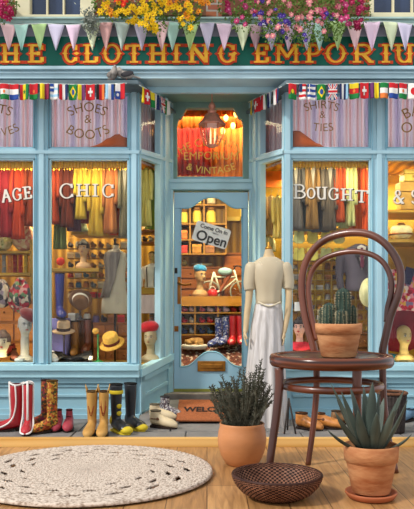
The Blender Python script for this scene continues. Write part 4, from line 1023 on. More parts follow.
BLK = M('black_rubber', '#20242a', .35, var=.25, scale=6, coat=.2); YEL = M('yellow_rubber', '#c9b22c', .45, var=.15)
def rubber(t, H, L, w, tw, heel, lean):
    b = MB(); b.lathe([(tw*1.05, H*.80), (tw*1.08, H*.81), (tw*1.08, H*.87), (tw*1.04, H*.88)], (-.025+lean*.065, 0, heel), 20, ry=.84, cap=False); b.build('yellow_band', YEL, t)
    b = MB(); b.ell((L-.07-.045, 0, .035), (.06, w*.56, .038)); b.build('toe_cap', YEL, t)
    b = MB(); b.ell((-.055, 0, .10), (.035, w*.47, .06)); b.build('heel_guard', YEL, t)
    for q in (.42, .58):
        b = MB(); b.ell((.03-.0, 0, H*q), (.012, .026, .022)); b.build('shin_patch', YEL, t)
def rubber2(t, H, L, w, tw, heel, lean):
    b = MB(); b.ell((L-.07-.045, 0, .032), (.062, w*.56, .036)); b.build('toe_cap', YEL, t)
shoe('tall black rubber boot with yellow bands and toe, nearer one of its pair', by(117.5, 432), face(-52), '#20242a', .40, .27, .10, .055, mat=BLK, extra=rubber, top_w=.068, heel=.02, solemat=YEL)
shoe('tall plain black rubber boot with yellow toe, beside its yellow banded partner', by(132, 429), face(-48), '#20242a', .39, .26, .10, .055, mat=BLK, extra=rubber2, top_w=.066, heel=.02, solemat=YEL)
CRM = M('cream_leather', '#cbb998', .5, var=.12, scale=10)
def buckle(t, H, L, w, tw, heel, lean):
    b = MB(); b.tube([Vector((-.02+.055*math.cos(a), .046*math.sin(a), .085)) for a in [2*PI*i/20 for i in range(20)]], .005, 5, True); b.ell((.02, -.045, .085), (.014, .006, .014)); b.build('ankle_strap', M('brown_strap', '#6a4630', .5), t)
shoe('cream leather ankle boot with brown strap left of the doormat', by(158, 427.5), face(-25), '#cbb998', .13, .27, .095, .052, mat=CRM, extra=buckle, top_w=.052, heel=.02)
shoe('cream leather ankle boot behind the strapped one by the doormat', by(157, 420), face(-12), '#cbb998', .13, .27, .09, .05, mat=CRM, top_w=.05, heel=.02)
shoe('grey patterned lace-up ankle boot at the left corner of the doormat', by(167, 417), face(-30), '#6f6a70', .17, .25, .09, .05, mat=spot_mat('grey_tooled_leather', ['#8b8a90', '#5a5058', '#b5b1ae', '#4a3a3c'], 70), extra=laces('#2a2426'), top_w=.05, heel=.03)
OR = M('orange_brown_leather', '#a4642c', .35, var=.4, scale=14, col2='#d08a45')
shoe('orange brown slouchy leather boot seen between the chair legs, left one', by(304, 429), face(-35), '#8a4a20', .12, .26, .11, .06, mat=OR, top_w=.06, heel=.02)
shoe('orange brown slouchy leather boot seen between the chair legs, right one', by(322, 428), face(-20), '#8a4a20', .11, .28, .11, .06, mat=OR, top_w=.055, heel=.02, extra=buckle)
shoe('tan suede shoe half hidden behind the agave leaves', by(339, 424), face(10), '#8f6a48', .10, .27, .10, .05, name='shoe', cat='shoe', top_w=.05, heel=.02)
shoe('blue grey canvas shoe at the right edge beyond the agave', by(409, 421), face(-140), '#5c7a94', .09, .27, .09, .05, name='shoe', cat='shoe', top_w=.045, heel=.02)
# ribbed bin behind the agave
pb = by(392, 432)
rb = thing('wicker_bin', 'dark ribbed wicker bin with brown rim standing on the pavement behind the agave', 'bin', pb)
b = MB(); R = []
for j in range(13):
    r = (.105+.02*j/12); R.append([Vector(((r+.005*math.cos(26*2*PI*k/104))*math.cos(2*PI*k/104), (r+.005*math.cos(26*2*PI*k/104))*math.sin(2*PI*k/104), .34*j/12)) for k in range(104)])
b.rings(R); b.build('body', M('dark_ribbed_wicker', '#3a3230', .7, var=.4, scale=30, bump=.3), rb)
b = MB(); b.tube([Vector((.128*math.cos(a), .128*math.sin(a), .35)) for a in [2*PI*i/40 for i in range(40)]], .013, 8, True); b.build('rim', M('brown_bin_rim', '#6a4632', .6, var=.4, scale=40), rb)
b = MB(); 
for s in (-1, 1): b.tube([(s*.05, 0, 0), (0, .10, .30)], .008, 6)
b.tube([(0, .1, .30), (0, .2, 0)], .008, 6)
es = thing('wooden_easel_foot', 'thin dark wooden trestle legs on the pavement beside the gown', 'stand', by(290, 434)); b.build('legs', M('dark_stained_wood', '#3c3532', .6, var=.3), es)
# ================================================================== CURTAINS AND GILT WORDS BEHIND THE UPPER PANES
CURT = wave_mat('striped_voile', ['#cfc8dc', '#e9e6ee', '#e8cccd', '#e2e4ec', '#dcbcc0', '#e6e2ec'], 1.15, 'X', .9, 2, (1, .01, .01))
_b = CURT.node_tree; _t = _b.nodes.new('ShaderNodeBsdfTranslucent'); _m = _b.nodes.new('ShaderNodeMixShader'); _m.inputs[0].default_value = .5
_p = _b.nodes['Principled BSDF']; _b.links.new(_p.inputs['Base Color'].links[0].from_socket, _t.inputs[0]); _b.links.new(_p.outputs[0], _m.inputs[1]); _b.links.new(_t.outputs[0], _m.inputs[2]); _b.links.new(_m.outputs[0], _b.nodes['Material Output'].inputs[0])
def curtain(label, pts, y0f, y1f, mat=CURT):
    """folded cloth following a line of plan points; tops and hems in metres"""
    b = MB(); n = len(pts); m = 10; vs = []
    for j in range(m+1):
        for i, p in enumerate(pts):
            t = i/(n-1); z = y0f+(y1f-y0f)*j/m; vs.append((p[0]+.004*math.sin(i*1.9), p[1]+.016*math.sin(i*1.25)+.006*math.sin(i*.53), z))
    fs = [(j*n+i, j*n+i+1, (j+1)*n+i+1, (j+1)*n+i) for j in range(m) for i in range(n-1)]
    b.add(vs, fs, 0, True); return tag(b.build('curtain', mat, solid=.003), label, 'curtain')
def lin_pts(a, c, n): return [(a[0]+(c[0]-a[0])*i/n, a[1]+(c[1]-a[1])*i/n) for i in range(n+1)]
zc0, zc1 = FZ(84), FZ(151)
curtain('pale striped curtain behind the upper pane at the far left', lin_pts((FX(-46), 7.29), (FX(35), 7.29), 110), zc0, zc1)
curtain('pale striped curtain behind the upper pane lettered SHOES & BOOTS', lin_pts((FX(49), 7.29), (FX(128), 7.29), 110), zc0, zc1)
curtain('pale striped curtain behind the upper pane lettered SHIRTS & TIES', lin_pts((FX(291.5), 7.29), (FX(370), 7.29), 110), zc0, zc1)
curtain('pale striped curtain behind the upper pane at the far right', lin_pts((FX(387), 7.29), (FX(464), 7.29), 110), zc0, zc1)
sl0 = Vector((XL0-.10, 7.34)); sl1 = Vector((XL1-.09, 8.12)); sr0 = Vector((XR0+.10, 7.34)); sr1 = Vector((XR1+.09, 8.12))
ZV = wave_mat('rosy_voile', ['#c0a8ae', '#d6c0c2', '#b8949a', '#d4c6ca'], 1.4, 'Y', .9, 2, (.01, 1, .01))
curtain('rosy striped curtain behind the small upper side pane left of the door', lin_pts(sl0, sl1, 60), FZ(86), FZ(156), ZV)
curtain('rosy striped curtain behind the small upper side pane right of the door', lin_pts(sr0, sr1, 60), FZ(86), FZ(156), ZV)
RUST = M('rust_brown_mound', '#b25a34', .85, var=.2, scale=5)
def heap(label, px0, px1, tops, base, D):  # added rust brown shape standing in for roofs at the curtain gap
    b = MB(); R = []
    for i, tp in enumerate(tops):
        px = px0+(px1-px0)*i/(len(tops)-1); zt_ = Z(tp, D); zb = Z(base, D); h = max(.004, zt_-zb)
        R.append([Vector((X(px, D), D+.04*math.cos(a)*(.3+.7*math.sin(PI*max(.02, min(.98, i/(len(tops)-1))))), zb+h*.5+h*.5*math.sin(a))) for a in [2*PI*k/14 for k in range(14)]])
    b.rings(R); tag(b.build('brown_mound', RUST), label, 'cloth')
heap('rust brown mound behind the pane lettered SHOES & BOOTS', 89, 128, [147, 146, 144.5, 142.5, 139, 137.5, 134.5, 134, 137, 138], 148.5, 7.245)
heap('rust brown mound behind the pane lettered SHIRTS & TIES', 292, 324, [131, 130.5, 131, 134, 137, 140, 143, 144, 147], 148.5, 7.245)
gl = [c for c in W1.children if c.name.startswith('sash')]
def pane_of(root, k): return [c for c in root.children if c.name.startswith('sash')][k].children[0]
PA, PB_, PCc, PD = (pane_of(W1, 0), pane_of(W1, 2), pane_of(W2, 0), pane_of(W2, 2))
LA, LB, LC, LDn = (pane_of(W1, 1), pane_of(W1, 3), pane_of(W2, 1), pane_of(W2, 3))
G7 = 7.214
def gilt(txt, px, py, R, up, size, par): text_mesh(txt, size, GOLD, 'lettering', par, arc_fn(px, py, G7, R, up), bold=-.001)
gilt('SHOES', 87.5, 107.5, .34, 1, .135, PB_); gilt('&', 88, 119.5, 5, 1, .12, PB_); gilt('BOOTS', 88, 135, .36, -1, .135, PB_)
gilt('SHIRTS', 321.5, 105, .42, 1, .115, PCc); gilt('&', 322.5, 115, 5, 1, .10, PCc); gilt('TIES', 323, 128, .5, -1, .115, PCc)
gilt('HATS', -4, 109, .34, 1, .135, PA); gilt('GLOVES', -2, 133, .36, -1, .12, PA)
gilt('BAGS', 420, 111, .34, 1, .15, PD); gilt('OLD', 416, 128, 5, 1, .15, PD)
INK = M('dark_letter_shadow', '#2a1d18', .5)
def wl(ch, a, c, y0, y1, par, rot=0, t=.022):
    letter(ch, a, c, y0, y1, G7, t, WHITE, par, 'letter', .005, rot, 0, False, .002)
    letter(ch, a+.5, c+.5, y0+.5, y1+.5, G7, t+.007, INK, par, 'letter_shadow', .001, rot, .002, False, .001)
for ch, a, c, y0, y1, r in (('T', -29, -21, 196, 208, .35), ('N', -18, -8, 192, 205, .2), ('A', 1.5, 11, 189.5, 202, .10), ('G', 12.3, 22, 188, 200.5, .08), ('E', 23.5, 32, 186.5, 199, .12)): wl(ch, a, c, y0, y1, LA, r)
for ch, a, c, y0, y1, r in (('C', 58.5, 74.5, 183.5, 198.5, .05), ('H', 76.5, 89.5, 184, 196.5, 0), ('I', 92, 98.5, 184, 196.5, 0), ('C', 101.5, 114.5, 184, 197.5, 0)): wl(ch, a, c, y0, y1, LB, r)
for ch, a, c, y0, y1, r in (('B', 293, 306.5, 184.5, 198.5, 0), ('O', 306.5, 315.5, 188, 198.5, 0), ('U', 316, 326.5, 187, 199.5, 0), ('G', 328, 339, 188, 200, 0), ('H', 341, 352.5, 188.5, 200.5, 0), ('T', 354.5, 368.5, 190, 202.5, -.05)): wl(ch, a, c, y0, y1, LC, r)
for ch, a, c, y0, y1, r in (('&', 393, 404, 190, 203.5, 0), ('S', 410.5, 419, 190, 203.5, 0)): wl(ch, a, c, y0, y1, LDn, r)
# OPEN sign on the door glass
os_ = thing('open_sign', 'tilted white card sign reading Come On In Open hanging inside the door glass', 'sign', (0, 0, 0))
oc = P(211.5, 234.5, 7.995); th = -math.radians(17); W_, H_ = .40, .225
oc.y = 8.03
def opt(x, y, o=0): return Vector((oc.x+x*math.cos(th)-y*math.sin(th), oc.y-o, oc.z+x*math.sin(th)+y*math.cos(th)))
b = MB(); rc = []
for cx_, cy_, a0 in ((W_/2-.03, H_/2-.03, 0), (-W_/2+.03, H_/2-.03, 90), (-W_/2+.03, -H_/2+.03, 180), (W_/2-.03, -H_/2+.03, 270)):
    for k in range(5): a = math.radians(a0+22.5*k); rc.append((cx_+.03*math.cos(a), cy_+.03*math.sin(a)))
b.slab([opt(*p) for p in rc], (0, 1, 0), .006); b.build('card', M('white_card', '#e4e2dc', .6, var=.04), os_)
SB = M('sign_ink', '#2c2a24', .6)
text_mesh('Open', .155, SB, 'lettering', os_, lambda x, y: opt(x+.015, y-.045, .004), bold=.003)
text_mesh('Come On In', .062, SB, 'lettering', os_, lambda x, y: opt(x+.01, y+.065, .004), bold=.001)
text_mesh("we're", .03, SB, 'lettering', os_, lambda x, y: opt(x+.04, y+.025, .004))

# ================================================================== VALANCES AND HANGING CLOTHES
VAL = wave_mat('golden_fringe', ['#e8a828', '#ffd050', '#d89020', '#f8c040'], 9, 'X', .7, 3, (1, 1, .2))
def valance(label, a, c, y0, y1, D=7.34):
    b = MB(); n = 90; vs = []
    for i in range(n+1):
        px = a+(c-a)*i/n; d = D+.012*math.sin(i*1.7); vs += [(X(px, D), d, Z(y0, D)), (X(px, D), d, Z(y1+1.3*(i % 3)-.6*math.sin(i), D))]
    b.add(vs, [(2*i, 2*i+2, 2*i+3, 2*i+1) for i in range(n)], 0, True); tag(b.build('valance', VAL, solid=.003), label, 'valance')
valance('golden fringed valance along the top of the window lettered CHIC', 49.5, 129, 158, 167.5)
valance('golden fringed valance along the top of the far left window', -46, 35, 158, 168)
valance('golden fringed valance along the top of the window lettered BOUGHT', 291, 371, 158, 166.5)
HANG = M('wooden_hanger', '#8a5f30', .5); HOOK = M('steel_hook', '#8c8880', .35, .9)
CN = {}
def garment(label, px, y0, y1, w, col, D=7.6, kind='dress', col2=None, group=None, sleeves=True, open_=False):
    """garment on a hanger: shoulders, folded body, sleeves; w in pixels at depth D"""
    s = D/F; W = w*s*1.08; H = (y1-y0)*s; t = thing('hanging_'+kind, label, kind, P(px, y0, D), 0, group)
    t.location.z -= H; rr = random.Random(px*7+y0)
    key = 'cloth_'+col[1:]+(('_'+col2[1:]) if col2 else ''); m = M(key, col, .9, var=.3, scale=5, col2=col2, stretch=(8, 8, .5), sheen=0)
    nf = rr.choice([5, 6, 7]); ph = rr.uniform(0, 6); R = []; N_ = 36
    for j in range(15):
        u = j/14; z = H*(1-u)
        sh = .30+.70*min(1, u/.10)**.6 if u < .1 else 1
        ww = W*.5*sh*(.86 if u < .25 else .86-.08*math.sin(PI*min(1, (u-.25)/.3)) if u < .55 else .86+.22*(u-.55)/.45); dp = .028+.03*u
        ring = []
        for k in range(N_):
            a = 2*PI*k/N_; f = 1+(.34*u+.03)*math.sin(nf*a+ph+u)
            ring.append(Vector((ww*math.cos(a)*(1+.06*u*math.sin(nf*a+ph)), dp*math.sin(a)*f+.010*math.sin(6*math.cos(a)*2+ph)*u, z)))
        R.append(ring)
    b = MB(); b.rings(R); b.build('body', m, t)
    if sleeves:
        for q in (-1, 1):
            b = MB(); L = H*rr.uniform(.55, .72); b.tube(smooth_path([(q*W*.34, -.01, H*.955), (q*W*.47, -.02, H-.07), (q*W*.5, -.035, H-L*.6), (q*W*.47, -.045, H-L)], 3), [.024]*3+[.027]*4+[.024]*3, 8, flat=.8); b.build('sleeve', m, t)
    if kind in ('jacket', 'coat', 'suit'):
        b = MB(); b.add([(-.025, -.075, H*.96), (0, -.085, H*.6), (.025, -.075, H*.96), (0, -.07, H*.98)], [(0, 1, 2, 3)]); b.build('shirt_front', M('shirt_front_cloth', '#7c786e', .8), t, solid=.003)
    b = MB(); b.tube([(-W*.3, 0, H*.955), (0, 0, H+.012), (W*.3, 0, H*.955)], .006, 6); h = b.build('hanger', HANG, t)
    b = MB(); b.tube(smooth_path([(0, 0, H+.01), (0, 0, H+.04), (.014, 0, H+.055), (0, 0, H+.068)], 4), .002, 5); b.build('hook', HOOK, h)
    return t
def rail(label, a, c, y, D):
    b = MB(); b.tube([P(a, y, D), P(c, y, D)], .010, 8)
    for e in (a, c): b.tube([P(e, y, D), Vector((X(e, D), D, FZ(154)))], .005, 6)
    tag(b.build('clothes_rail', DARKM), label, 'rail')
rail('dark clothes rail behind the valance of the window lettered CHIC', 50, 128, 162, 7.62)
rail('dark clothes rail behind the valance of the far left window', -44, 36, 162, 7.62)
rail('dark clothes rail behind the valance of the window lettered BOUGHT', 292, 374, 162, 7.62)
for i, (px, y1, w, col, c2, nm, kd) in enumerate([
    (53, 219, 8, '#8c2f1c', '#c04a24', 'rust red dress at the left end of the rail', 'dress'), (60, 244, 8, '#59632e', '#8a9350', 'long olive green dress between rust red and dark brown ones', 'dress'), (67, 222, 8, '#4e2014', '#7a3220', 'dark brown dress behind the letter C', 'dress'),
    (74, 226, 9, '#57394a', '#7c5060', 'dusky plum dress between dark brown and yellow', 'dress'), (80.5, 214, 7, '#c9a02c', '#e6c84a', 'bright yellow dress behind the letter H', 'dress'), (88, 218, 9, '#7e2416', '#ad3c20', 'deep red dress behind the letter H', 'dress'),
    (96, 231, 9, '#c99a2a', '#e8c444', 'long golden yellow dress behind the letter I', 'dress'), (103.5, 222, 9, '#8f8a3c', '#c4ae58', 'mossy green patterned dress behind the second C', 'dress'), (110, 228, 9, '#b05c34', '#d68a4a', 'peach orange dress behind the second C', 'dress'), (117, 230, 9, '#c23f1c', '#e8602a', 'bright orange red dress near the right end of the rail', 'dress'), (125.5, 233, 8, '#6c6450', '#8c8468', 'grey taupe coat at the right end of the rail', 'coat')]):
    garment(nm+' in the CHIC window', px, 166, y1+5, w*1.42, shade(col, .82), 7.54+.13*(i % 2), kd, shade(c2, .85))
for i, (px, y1, w, col, c2, nm) in enumerate([
    (-36, 232, 12, '#8a3a20', '#b4582c', 'rust dress out at the far left end'), (-24, 226, 12, '#6a2018', '#9a3222', 'wine red dress second from the far left end'), (-12, 236, 12, '#a8742c', '#cc9a40', 'ochre dress left of the red ones'), (0, 222, 9, '#8a2c18', '#b8482a', 'brick red dress by the left edge'), (6.5, 232, 8, '#8e1c22', '#b4303a', 'crimson dress left of the letter G'), (11.5, 213, 7, '#5a3a18', '#8a6430', 'brown dress behind the letter A'),
    (18, 234, 8, '#b03018', '#d4502c', 'long scarlet dress behind the letter G'), (25, 218, 9, '#6a1c14', '#96301e', 'dark red dress behind the letter E'), (31.5, 221, 8, '#7c2c1a', '#a84828', 'reddish brown dress at the right end')]):
    garment(nm+' of the rail in the left window', px, 166, y1+5, w*1.42, shade(col, .8), 7.54+.13*(i % 2), 'dress', shade(c2, .82))
for i, (px, y1, w, col, c2, nm, kd) in enumerate([
    (295, 226, 11, '#54504c', '#6e6a66', 'charcoal grey suit jacket at the left end', 'jacket'), (304, 227, 9, '#5c7070', '#7c9090', 'blue green grey suit jacket second from the left', 'jacket'), (312, 225, 8, '#7c5c34', '#a07c48', 'tan brown jacket between the grey suits', 'jacket'), (320, 228, 11, '#4c4e58', '#6a6c76', 'slate blue suit jacket behind the letter U', 'jacket'), (329, 226, 9, '#5a5248', '#766c60', 'brownish grey jacket behind the letter G', 'jacket'),
    (335.5, 222, 7, '#b4c87c', '#dce8ac', 'pale lime shirt left of the orange strip', 'shirt'), (340, 218, 6, '#a83c1c', '#cc5a2c', 'narrow orange red shirt between the lime ones', 'shirt'), (345, 224, 8, '#bcc880', '#e4ecb4', 'pale lime shirt behind the letter H', 'shirt'), (350.5, 222, 6, '#a8b070', '#d8dc98', 'yellow green shirt left of the orange dress', 'shirt'), (359, 232, 13, '#d0561c', '#f07a2c', 'wide bright orange dress behind the letter T', 'dress'), (367.5, 230, 7, '#c04018', '#e05c24', 'deep orange dress at the right end', 'dress')]):
    garment(nm+' of the rail in the BOUGHT window', px, 165, y1+4, w*1.42, shade(col, .85), 7.54+.13*(i % 2), kd, shade(c2, .9))
for px, y0, y1, w, col, c2, nm, D in [(146, 168, 226, 8, '#8c8848', '#c2b868', 'pale olive dress in front', 7.72), (152, 170, 229, 9, '#6a7a2c', '#8ea03c', 'moss green dress in the middle', 7.84), (157.5, 172, 229, 8, '#2f7a24', '#4a9c34', 'bright green dress at the back', 7.96)]:
    garment(nm+' of the side window left of the door', px, y0, y1, w*1.3, col, D, 'dress', c2)

# ================================================================== HEADS, BUSTS AND FIGURES
HP = [(0, .105, .075, .0), (.03, .115, .08, .0), (.065, .095, .068, .0), (.095, .05, .05, .002), (.15, .042, .045, .004), (.185, .044, .050, -.004), (.205, .050, .066, -.014), (.235, .063, .080, -.010), (.27, .070, .088, -.004), (.31, .073, .092, .002), (.345, .068, .088, .006), (.375, .052, .068, .008), (.393, .026, .034, .008), (.398, .004, .006, .008)]
def head_pt(a, z, nk=0, off=0):
    """point on the bust at heading a (0 = nose) and height z; nk lengthens the neck"""
    z0 = z if z < .12 else (.12 if z < .12+nk else z-nk)
    rx, ry, cy = interp(HP, z0); x = rx*math.sin(a); y = -ry*math.cos(a)+cy; f = max(0, math.cos(a))**2
    g = lambda dx, dz, wx, wz: math.exp(-((x-dx)/wx)**2-((z0-dz)/wz)**2)
    d = .020*g(0, .268, .010, .020)+.010*g(0, .256, .014, .010)+.007*g(0, .212, .02, .012)+.006*g(0, .236, .018, .008)+.004*g(0, .303, .05, .01)-.009*(g(.028, .288, .015, .010)+g(-.028, .288, .015, .010))-.004*g(0, .224, .02, .005)
    y -= d*f+off*math.cos(a); x += off*math.sin(a); return Vector((x, y, z))
SKIN = {}
def bust(name, label, px, py, D, h, yaw, skin, eye='#2c2422', lip='#8c2c2c', hair=None, nk=0, cut=0, cat='mannequin head', sk2=None):
    """display head: px,py is the middle of its base; h its height in metres"""
    t = thing(name, label, cat, P(px, py, D), math.radians(yaw)); tot = .398+nk; s = h/(tot-cut)
    b = MB(); n = 40; R = []
    for j in range(57):
        z = cut+(tot-cut)*j/56; R.append([(head_pt(2*PI*k/n, z, nk)-Vector((0, 0, cut)))*s for k in range(n)])
    b.rings(R)
    for q in (-1, 1): b.ell(Vector((q*.073, .006, .272+nk-cut))*s, (.006*s, .014*s, .024*s), 8, 6)
    b.build('head', M('mannequin_'+skin[1:], skin, .45, var=.08, scale=10, col2=sk2), t)
    def patch(nm, a0, z0, w, hh, col, off=.0012):
        p = MB(); m = 14; vs = [(head_pt(a0, z0+nk, nk, off)-Vector((0, 0, cut)))*s]
        for k in range(m):
            q = 2*PI*k/m; vs.append((head_pt(a0+w*math.cos(q), z0+hh*math.sin(q)+nk, nk, off)-Vector((0, 0, cut)))*s)
        p.add(vs, [(0, 1+k, 1+(k+1) % m) for k in range(m)], 0, True); return p.build(nm, M('face_paint_'+col[1:], col, .5), t)
    for q in (-1, 1):
        patch('eye', q*.40, .287, .17, .010, '#d8d0c4', .003); patch('iris', q*.40, .287, .10, .009, eye, .005); patch('eyebrow', q*.42, .307, .19, .005, eye, .003)
    patch('lips', 0, .2345, .26, .010, lip, .003)
    if hair:
        b = MB(); R = []; 
        for j in range(15):
            z = .285+(.402-.285)*j/14
            R.append([(head_pt(2*PI*k/n, min(z, .396), nk, .014 if (abs(((2*PI*k/n+PI) % (2*PI))-PI) > .9 or z > .335) else -.004)+Vector((0, 0, max(0, z-.39)*2))-Vector((0, 0, cut)))*s for k in range(n)])
        b.rings(R)
        b.ell(Vector((0, .05, .30+nk-cut))*s, (.078*s, .062*s, .075*s), 16, 10); b.build('hair', M('painted_hair_'+hair[1:], hair, .5, var=.3, scale=30), t)
    t['s'] = s; return t, s
def on_head(t, s, x, y, z): return Vector(t.location)+Matrix.Rotation(t.rotation_euler.z, 3, 'Z') @ (Vector((x, y, z))*s)
def hat(label, loc, rx, brim, crown_h, mats, tilt=(0, 0), rz=0, bandc=None, name='hat', dome=.5, brimcurl=.0, cat='hat'):
    t = thing(name, label, cat, loc); t.rotation_euler = (tilt[0], tilt[1], rz)
    b = MB(); pr = [(.001, .0), (rx*.9, -.0), (rx+brim*.5, -.004), (rx+brim, brimcurl-.004), (rx+brim+.003, brimcurl), (rx+brim*.5, .006), (rx, .012), (rx*.97, crown_h*.5), (rx*.92, crown_h*.82), (rx*.75, crown_h*.97), (rx*.35, crown_h*(1-.10*dome)), (.001, crown_h*(1-.16*dome))]
    b.lathe(pr, n=32, ry=1.12); b.build('crown', mats, t)
    if bandc:
        b = MB(); b.lathe([(rx*1.012, .010), (rx*1.02, .014), (rx*1.0, crown_h*.36), (rx*.975, crown_h*.37)], n=32, ry=1.12, cap=False); b.build('hat_band', M('hat_band_'+bandc[1:], bandc, .7), t)
    return t
def beret(label, loc, r, col, tilt, h=.05, cat='beret'):
    t = thing('beret', label, cat, loc); t.rotation_euler = tilt
    b = MB(); b.lathe([(.001, 0), (r*.70, .0), (r*.78, .008), (r*1.0, h*.45), (r*.97, h*.75), (r*.7, h*1.1), (r*.3, h*1.25), (.001, h*1.27)], n=30); b.build('crown', M('felt_'+col[1:], col, .95, var=.22, scale=12, bump=.3, bscale=160, sheen=.3), t)
    b = MB(); b.tube([(0, 0, h*1.25), (.004, 0, h*1.25+.02)], .004, 6); b.build('stalk', M('felt_'+col[1:], col), t); return t
# far left window: long-necked head under a red beret, small face, white ring
t, s = bust('mannequin_bust', 'pale long necked mannequin head wearing a dark red beret in the far left window', 22, 363.5, 7.42, .505, 28, '#94928a', '#28303c', '#8f5a58', nk=.14)
t.location.x += .03; b = None
beret('dark red felt beret tilted on the long necked head in the far left window', on_head(t, s, .03, .0, .49), .112, '#5e1014', (.1, .5, 0), .085)
bust('mannequin_bust', 'small cream mannequin face with red lips at the lower left edge of the window', 3, 357, 7.38, .26, 5, '#b8a88a', '#3a2c28', '#a02c28', cut=.12, hair='#5a4438')
b = MB(); b.tube([Vector((.034*math.cos(a), .034*math.sin(a), .018)) for a in [2*PI*k/24 for k in range(24)]], .018, 10, True); o = b.build('napkin_ring', M('white_porcelain', '#dcd6c8', .3), None, P(19.5, 361.5, 7.33)); tag(o, 'white porcelain ring lying at the foot of the long necked head', 'ring')
# side window left: bust with red beret
t, s = bust('mannequin_bust', 'cream bust with a bright red beret in the side window left of the door', 150.5, 362, 7.72, .37, -12, '#a89b78', '#4a4a38', '#a07a60')
beret('bright red beret on the bust in the side window left of the door', on_head(t, s, -.01, .01, .352), .11, '#a91a24', (.0, -.12, 0), .09)
# CHIC window: male bust, red balloon shape, blue boot, hats, shoes
t, s = bust('mannequin_bust', 'male mannequin bust with dark hair standing on the honey wood ledge', 83.5, 268.5, 7.75, .30, -4, '#c49a6a', '#3a2a20', '#9a5a44', hair='#2e2420')
b = MB(); b.bx(X(50, 7.75), X(100, 7.75), 7.68, 7.95, Z(272, 7.75), Z(268.5, 7.75)); tag(b.build('shelf_board', YELW, bevel=.004), 'honey coloured wooden ledge under the male bust', 'shelf')
b = MB(); b.bx(X(72, 7.85), X(129, 7.85), 7.78, 8.2, Z(235, 7.85), Z(232, 7.85)); tag(b.build('shelf_board', YELW, bevel=.004), 'upper honey coloured shelf under the hanging dresses in the CHIC window', 'shelf')
def figurine(label, px, py, D, h, col):
    t = thing('figurine', label, 'figurine', P(px, py, D)); k = h/.42; b = MB()
    b.lathe([(.001, 0), (.075*k, 0), (.08*k, .02*k), (.05*k, .05*k), (.035*k, .12*k), (.06*k, .17*k), (.065*k, .22*k), (.03*k, .27*k), (.025*k, .29*k)], n=18); b.ell((0, 0, .32*k), (.038*k, .04*k, .045*k)); b.build('body', M('porcelain_'+col[1:], col, .4, var=.3, scale=25), t)
    b = MB(); b.lathe([(.07*k, .345*k), (.03*k, .37*k), (.012*k, .45*k), (.001, .46*k)], n=14); b.build('hat', M('porcelain_white', '#dcd9c2', .5), t)
figurine('green and white clown figurine with a pointed hat on the upper shelf', 83, 232, 7.82, .40, '#8a9a72')
figurine('small white and brown porcelain figurine beside the clown on the upper shelf', 76.5, 232, 7.82, .2, '#cfc8a8')
lb = thing('red_ornament', 'round red paper ornament on a stem left of the male bust', 'ornament', P(60.5, 268.5, 7.7)); b = MB(); b.ell((0, 0, .075), (.045, .045, .045)); b.lathe([(.001, .03), (.03, .05)], n=12, cap=False); b.build('globe', M('red_paper', '#c8321e', .7), lb)
b = MB(); b.tube([(0, 0, 0), (0, 0, .04)], .006); b.build('stem', YELW, lb)
BLU = M('royal_blue_leather', '#222a72', .35, var=.3, scale=8)
shoe('tall royal blue leather boot standing on the left of the CHIC window', P(60, 318.5, 7.58), face(-70), '#222a72', .44, .25, .09, .05, mat=BLU, top_w=.062, heel=.03)
b = MB(); b.bx(X(50, 7.6), X(68, 7.6), 7.5, 7.75, FZ(365), Z(318.5, 7.55)); tag(b.build('plinth_box', M('lavender_cloth', '#7d78ae', .85, var=.2), bevel=.006), 'lavender cloth covered plinth under the royal blue boot', 'plinth')
STRAW = M('straw_weave', '#c99436', .75, var=.25, scale=40, col2='#e0b050'); BEIG = M('beige_felt', '#b89a78', .9, var=.1); BRN = M('dark_brown_felt', '#38231a', .9)
def stand(name, label, px, py, D, h, col, r=.06):
    t = thing(name, label, 'stand', P(px, py, D)); m = M('stand_'+col[1:], col, .35, var=.2); b = MB(); b.lathe([(.001, 0), (r, 0), (r*1.02, .008), (r*.5, .022), (.012, .03), (.008, .05), (.008, h-.03), (.016, h-.02), (.001, h)], n=20); b.build('pillar', m, t); return t
stand('hat_stand', 'green enamel hat stand under the straw hat', 98, 362.5, 7.42, .30, '#1e7a44', .062)
b = MB(); b.ell((0, 0, 0), (.035, .035, .03)); tag(b.build('finial', STRAW, None, P(95.5, 331, 7.40)), 'round straw coloured finial resting on top of the green hat stand', 'finial')
hat('yellow straw hat with a dark red brown band, tipped on its side', P(112, 343.5, 7.42), .085, .045, .115, STRAW, (.45, -.22), 0, '#5c2418')
stand('hat_stand', 'thin dark hat stand under the beige felt hat', 64, 362, 7.5, .30, '#3a2c28', .05)
hat('beige felt hat with a dark brown band on a thin stand', P(63.5, 331, 7.48), .070, .045, .115, BEIG, (.22, .06), 0, '#3a231a')
hat('upturned brown and cream bowler hat in the middle of the CHIC window', P(80.5, 299, 7.6), .085, .035, .10, M('two_tone_felt', '#4a2c1c', .9, col2='#9c7450', scale=4), (2.3, -.2), 0, '#e0d6c0')
stand('hat_stand', 'dark metal stand holding the upturned bowler hat', 80, 320, 7.66, .20, '#2c2a30', .05)
BBT = M('brown_riding_leather', '#5c2a18', .35, var=.3, scale=8)
shoe('glossy brown riding boot, left one of the pair in the CHIC window', P(75, 356, 7.66), face(-86), '#5c2a18', .34, .22, .08, .045, mat=M('tan_riding_leather', '#8a5c28', .4, var=.3), top_w=.05, heel=.025)
shoe('glossy brown riding boot, right one of the pair in the CHIC window', P(87, 354, 7.66), face(-92), '#5c2a18', .34, .22, .08, .045, mat=BBT, top_w=.05, heel=.025)
BKL = M('black_patent', '#17171a', .4)
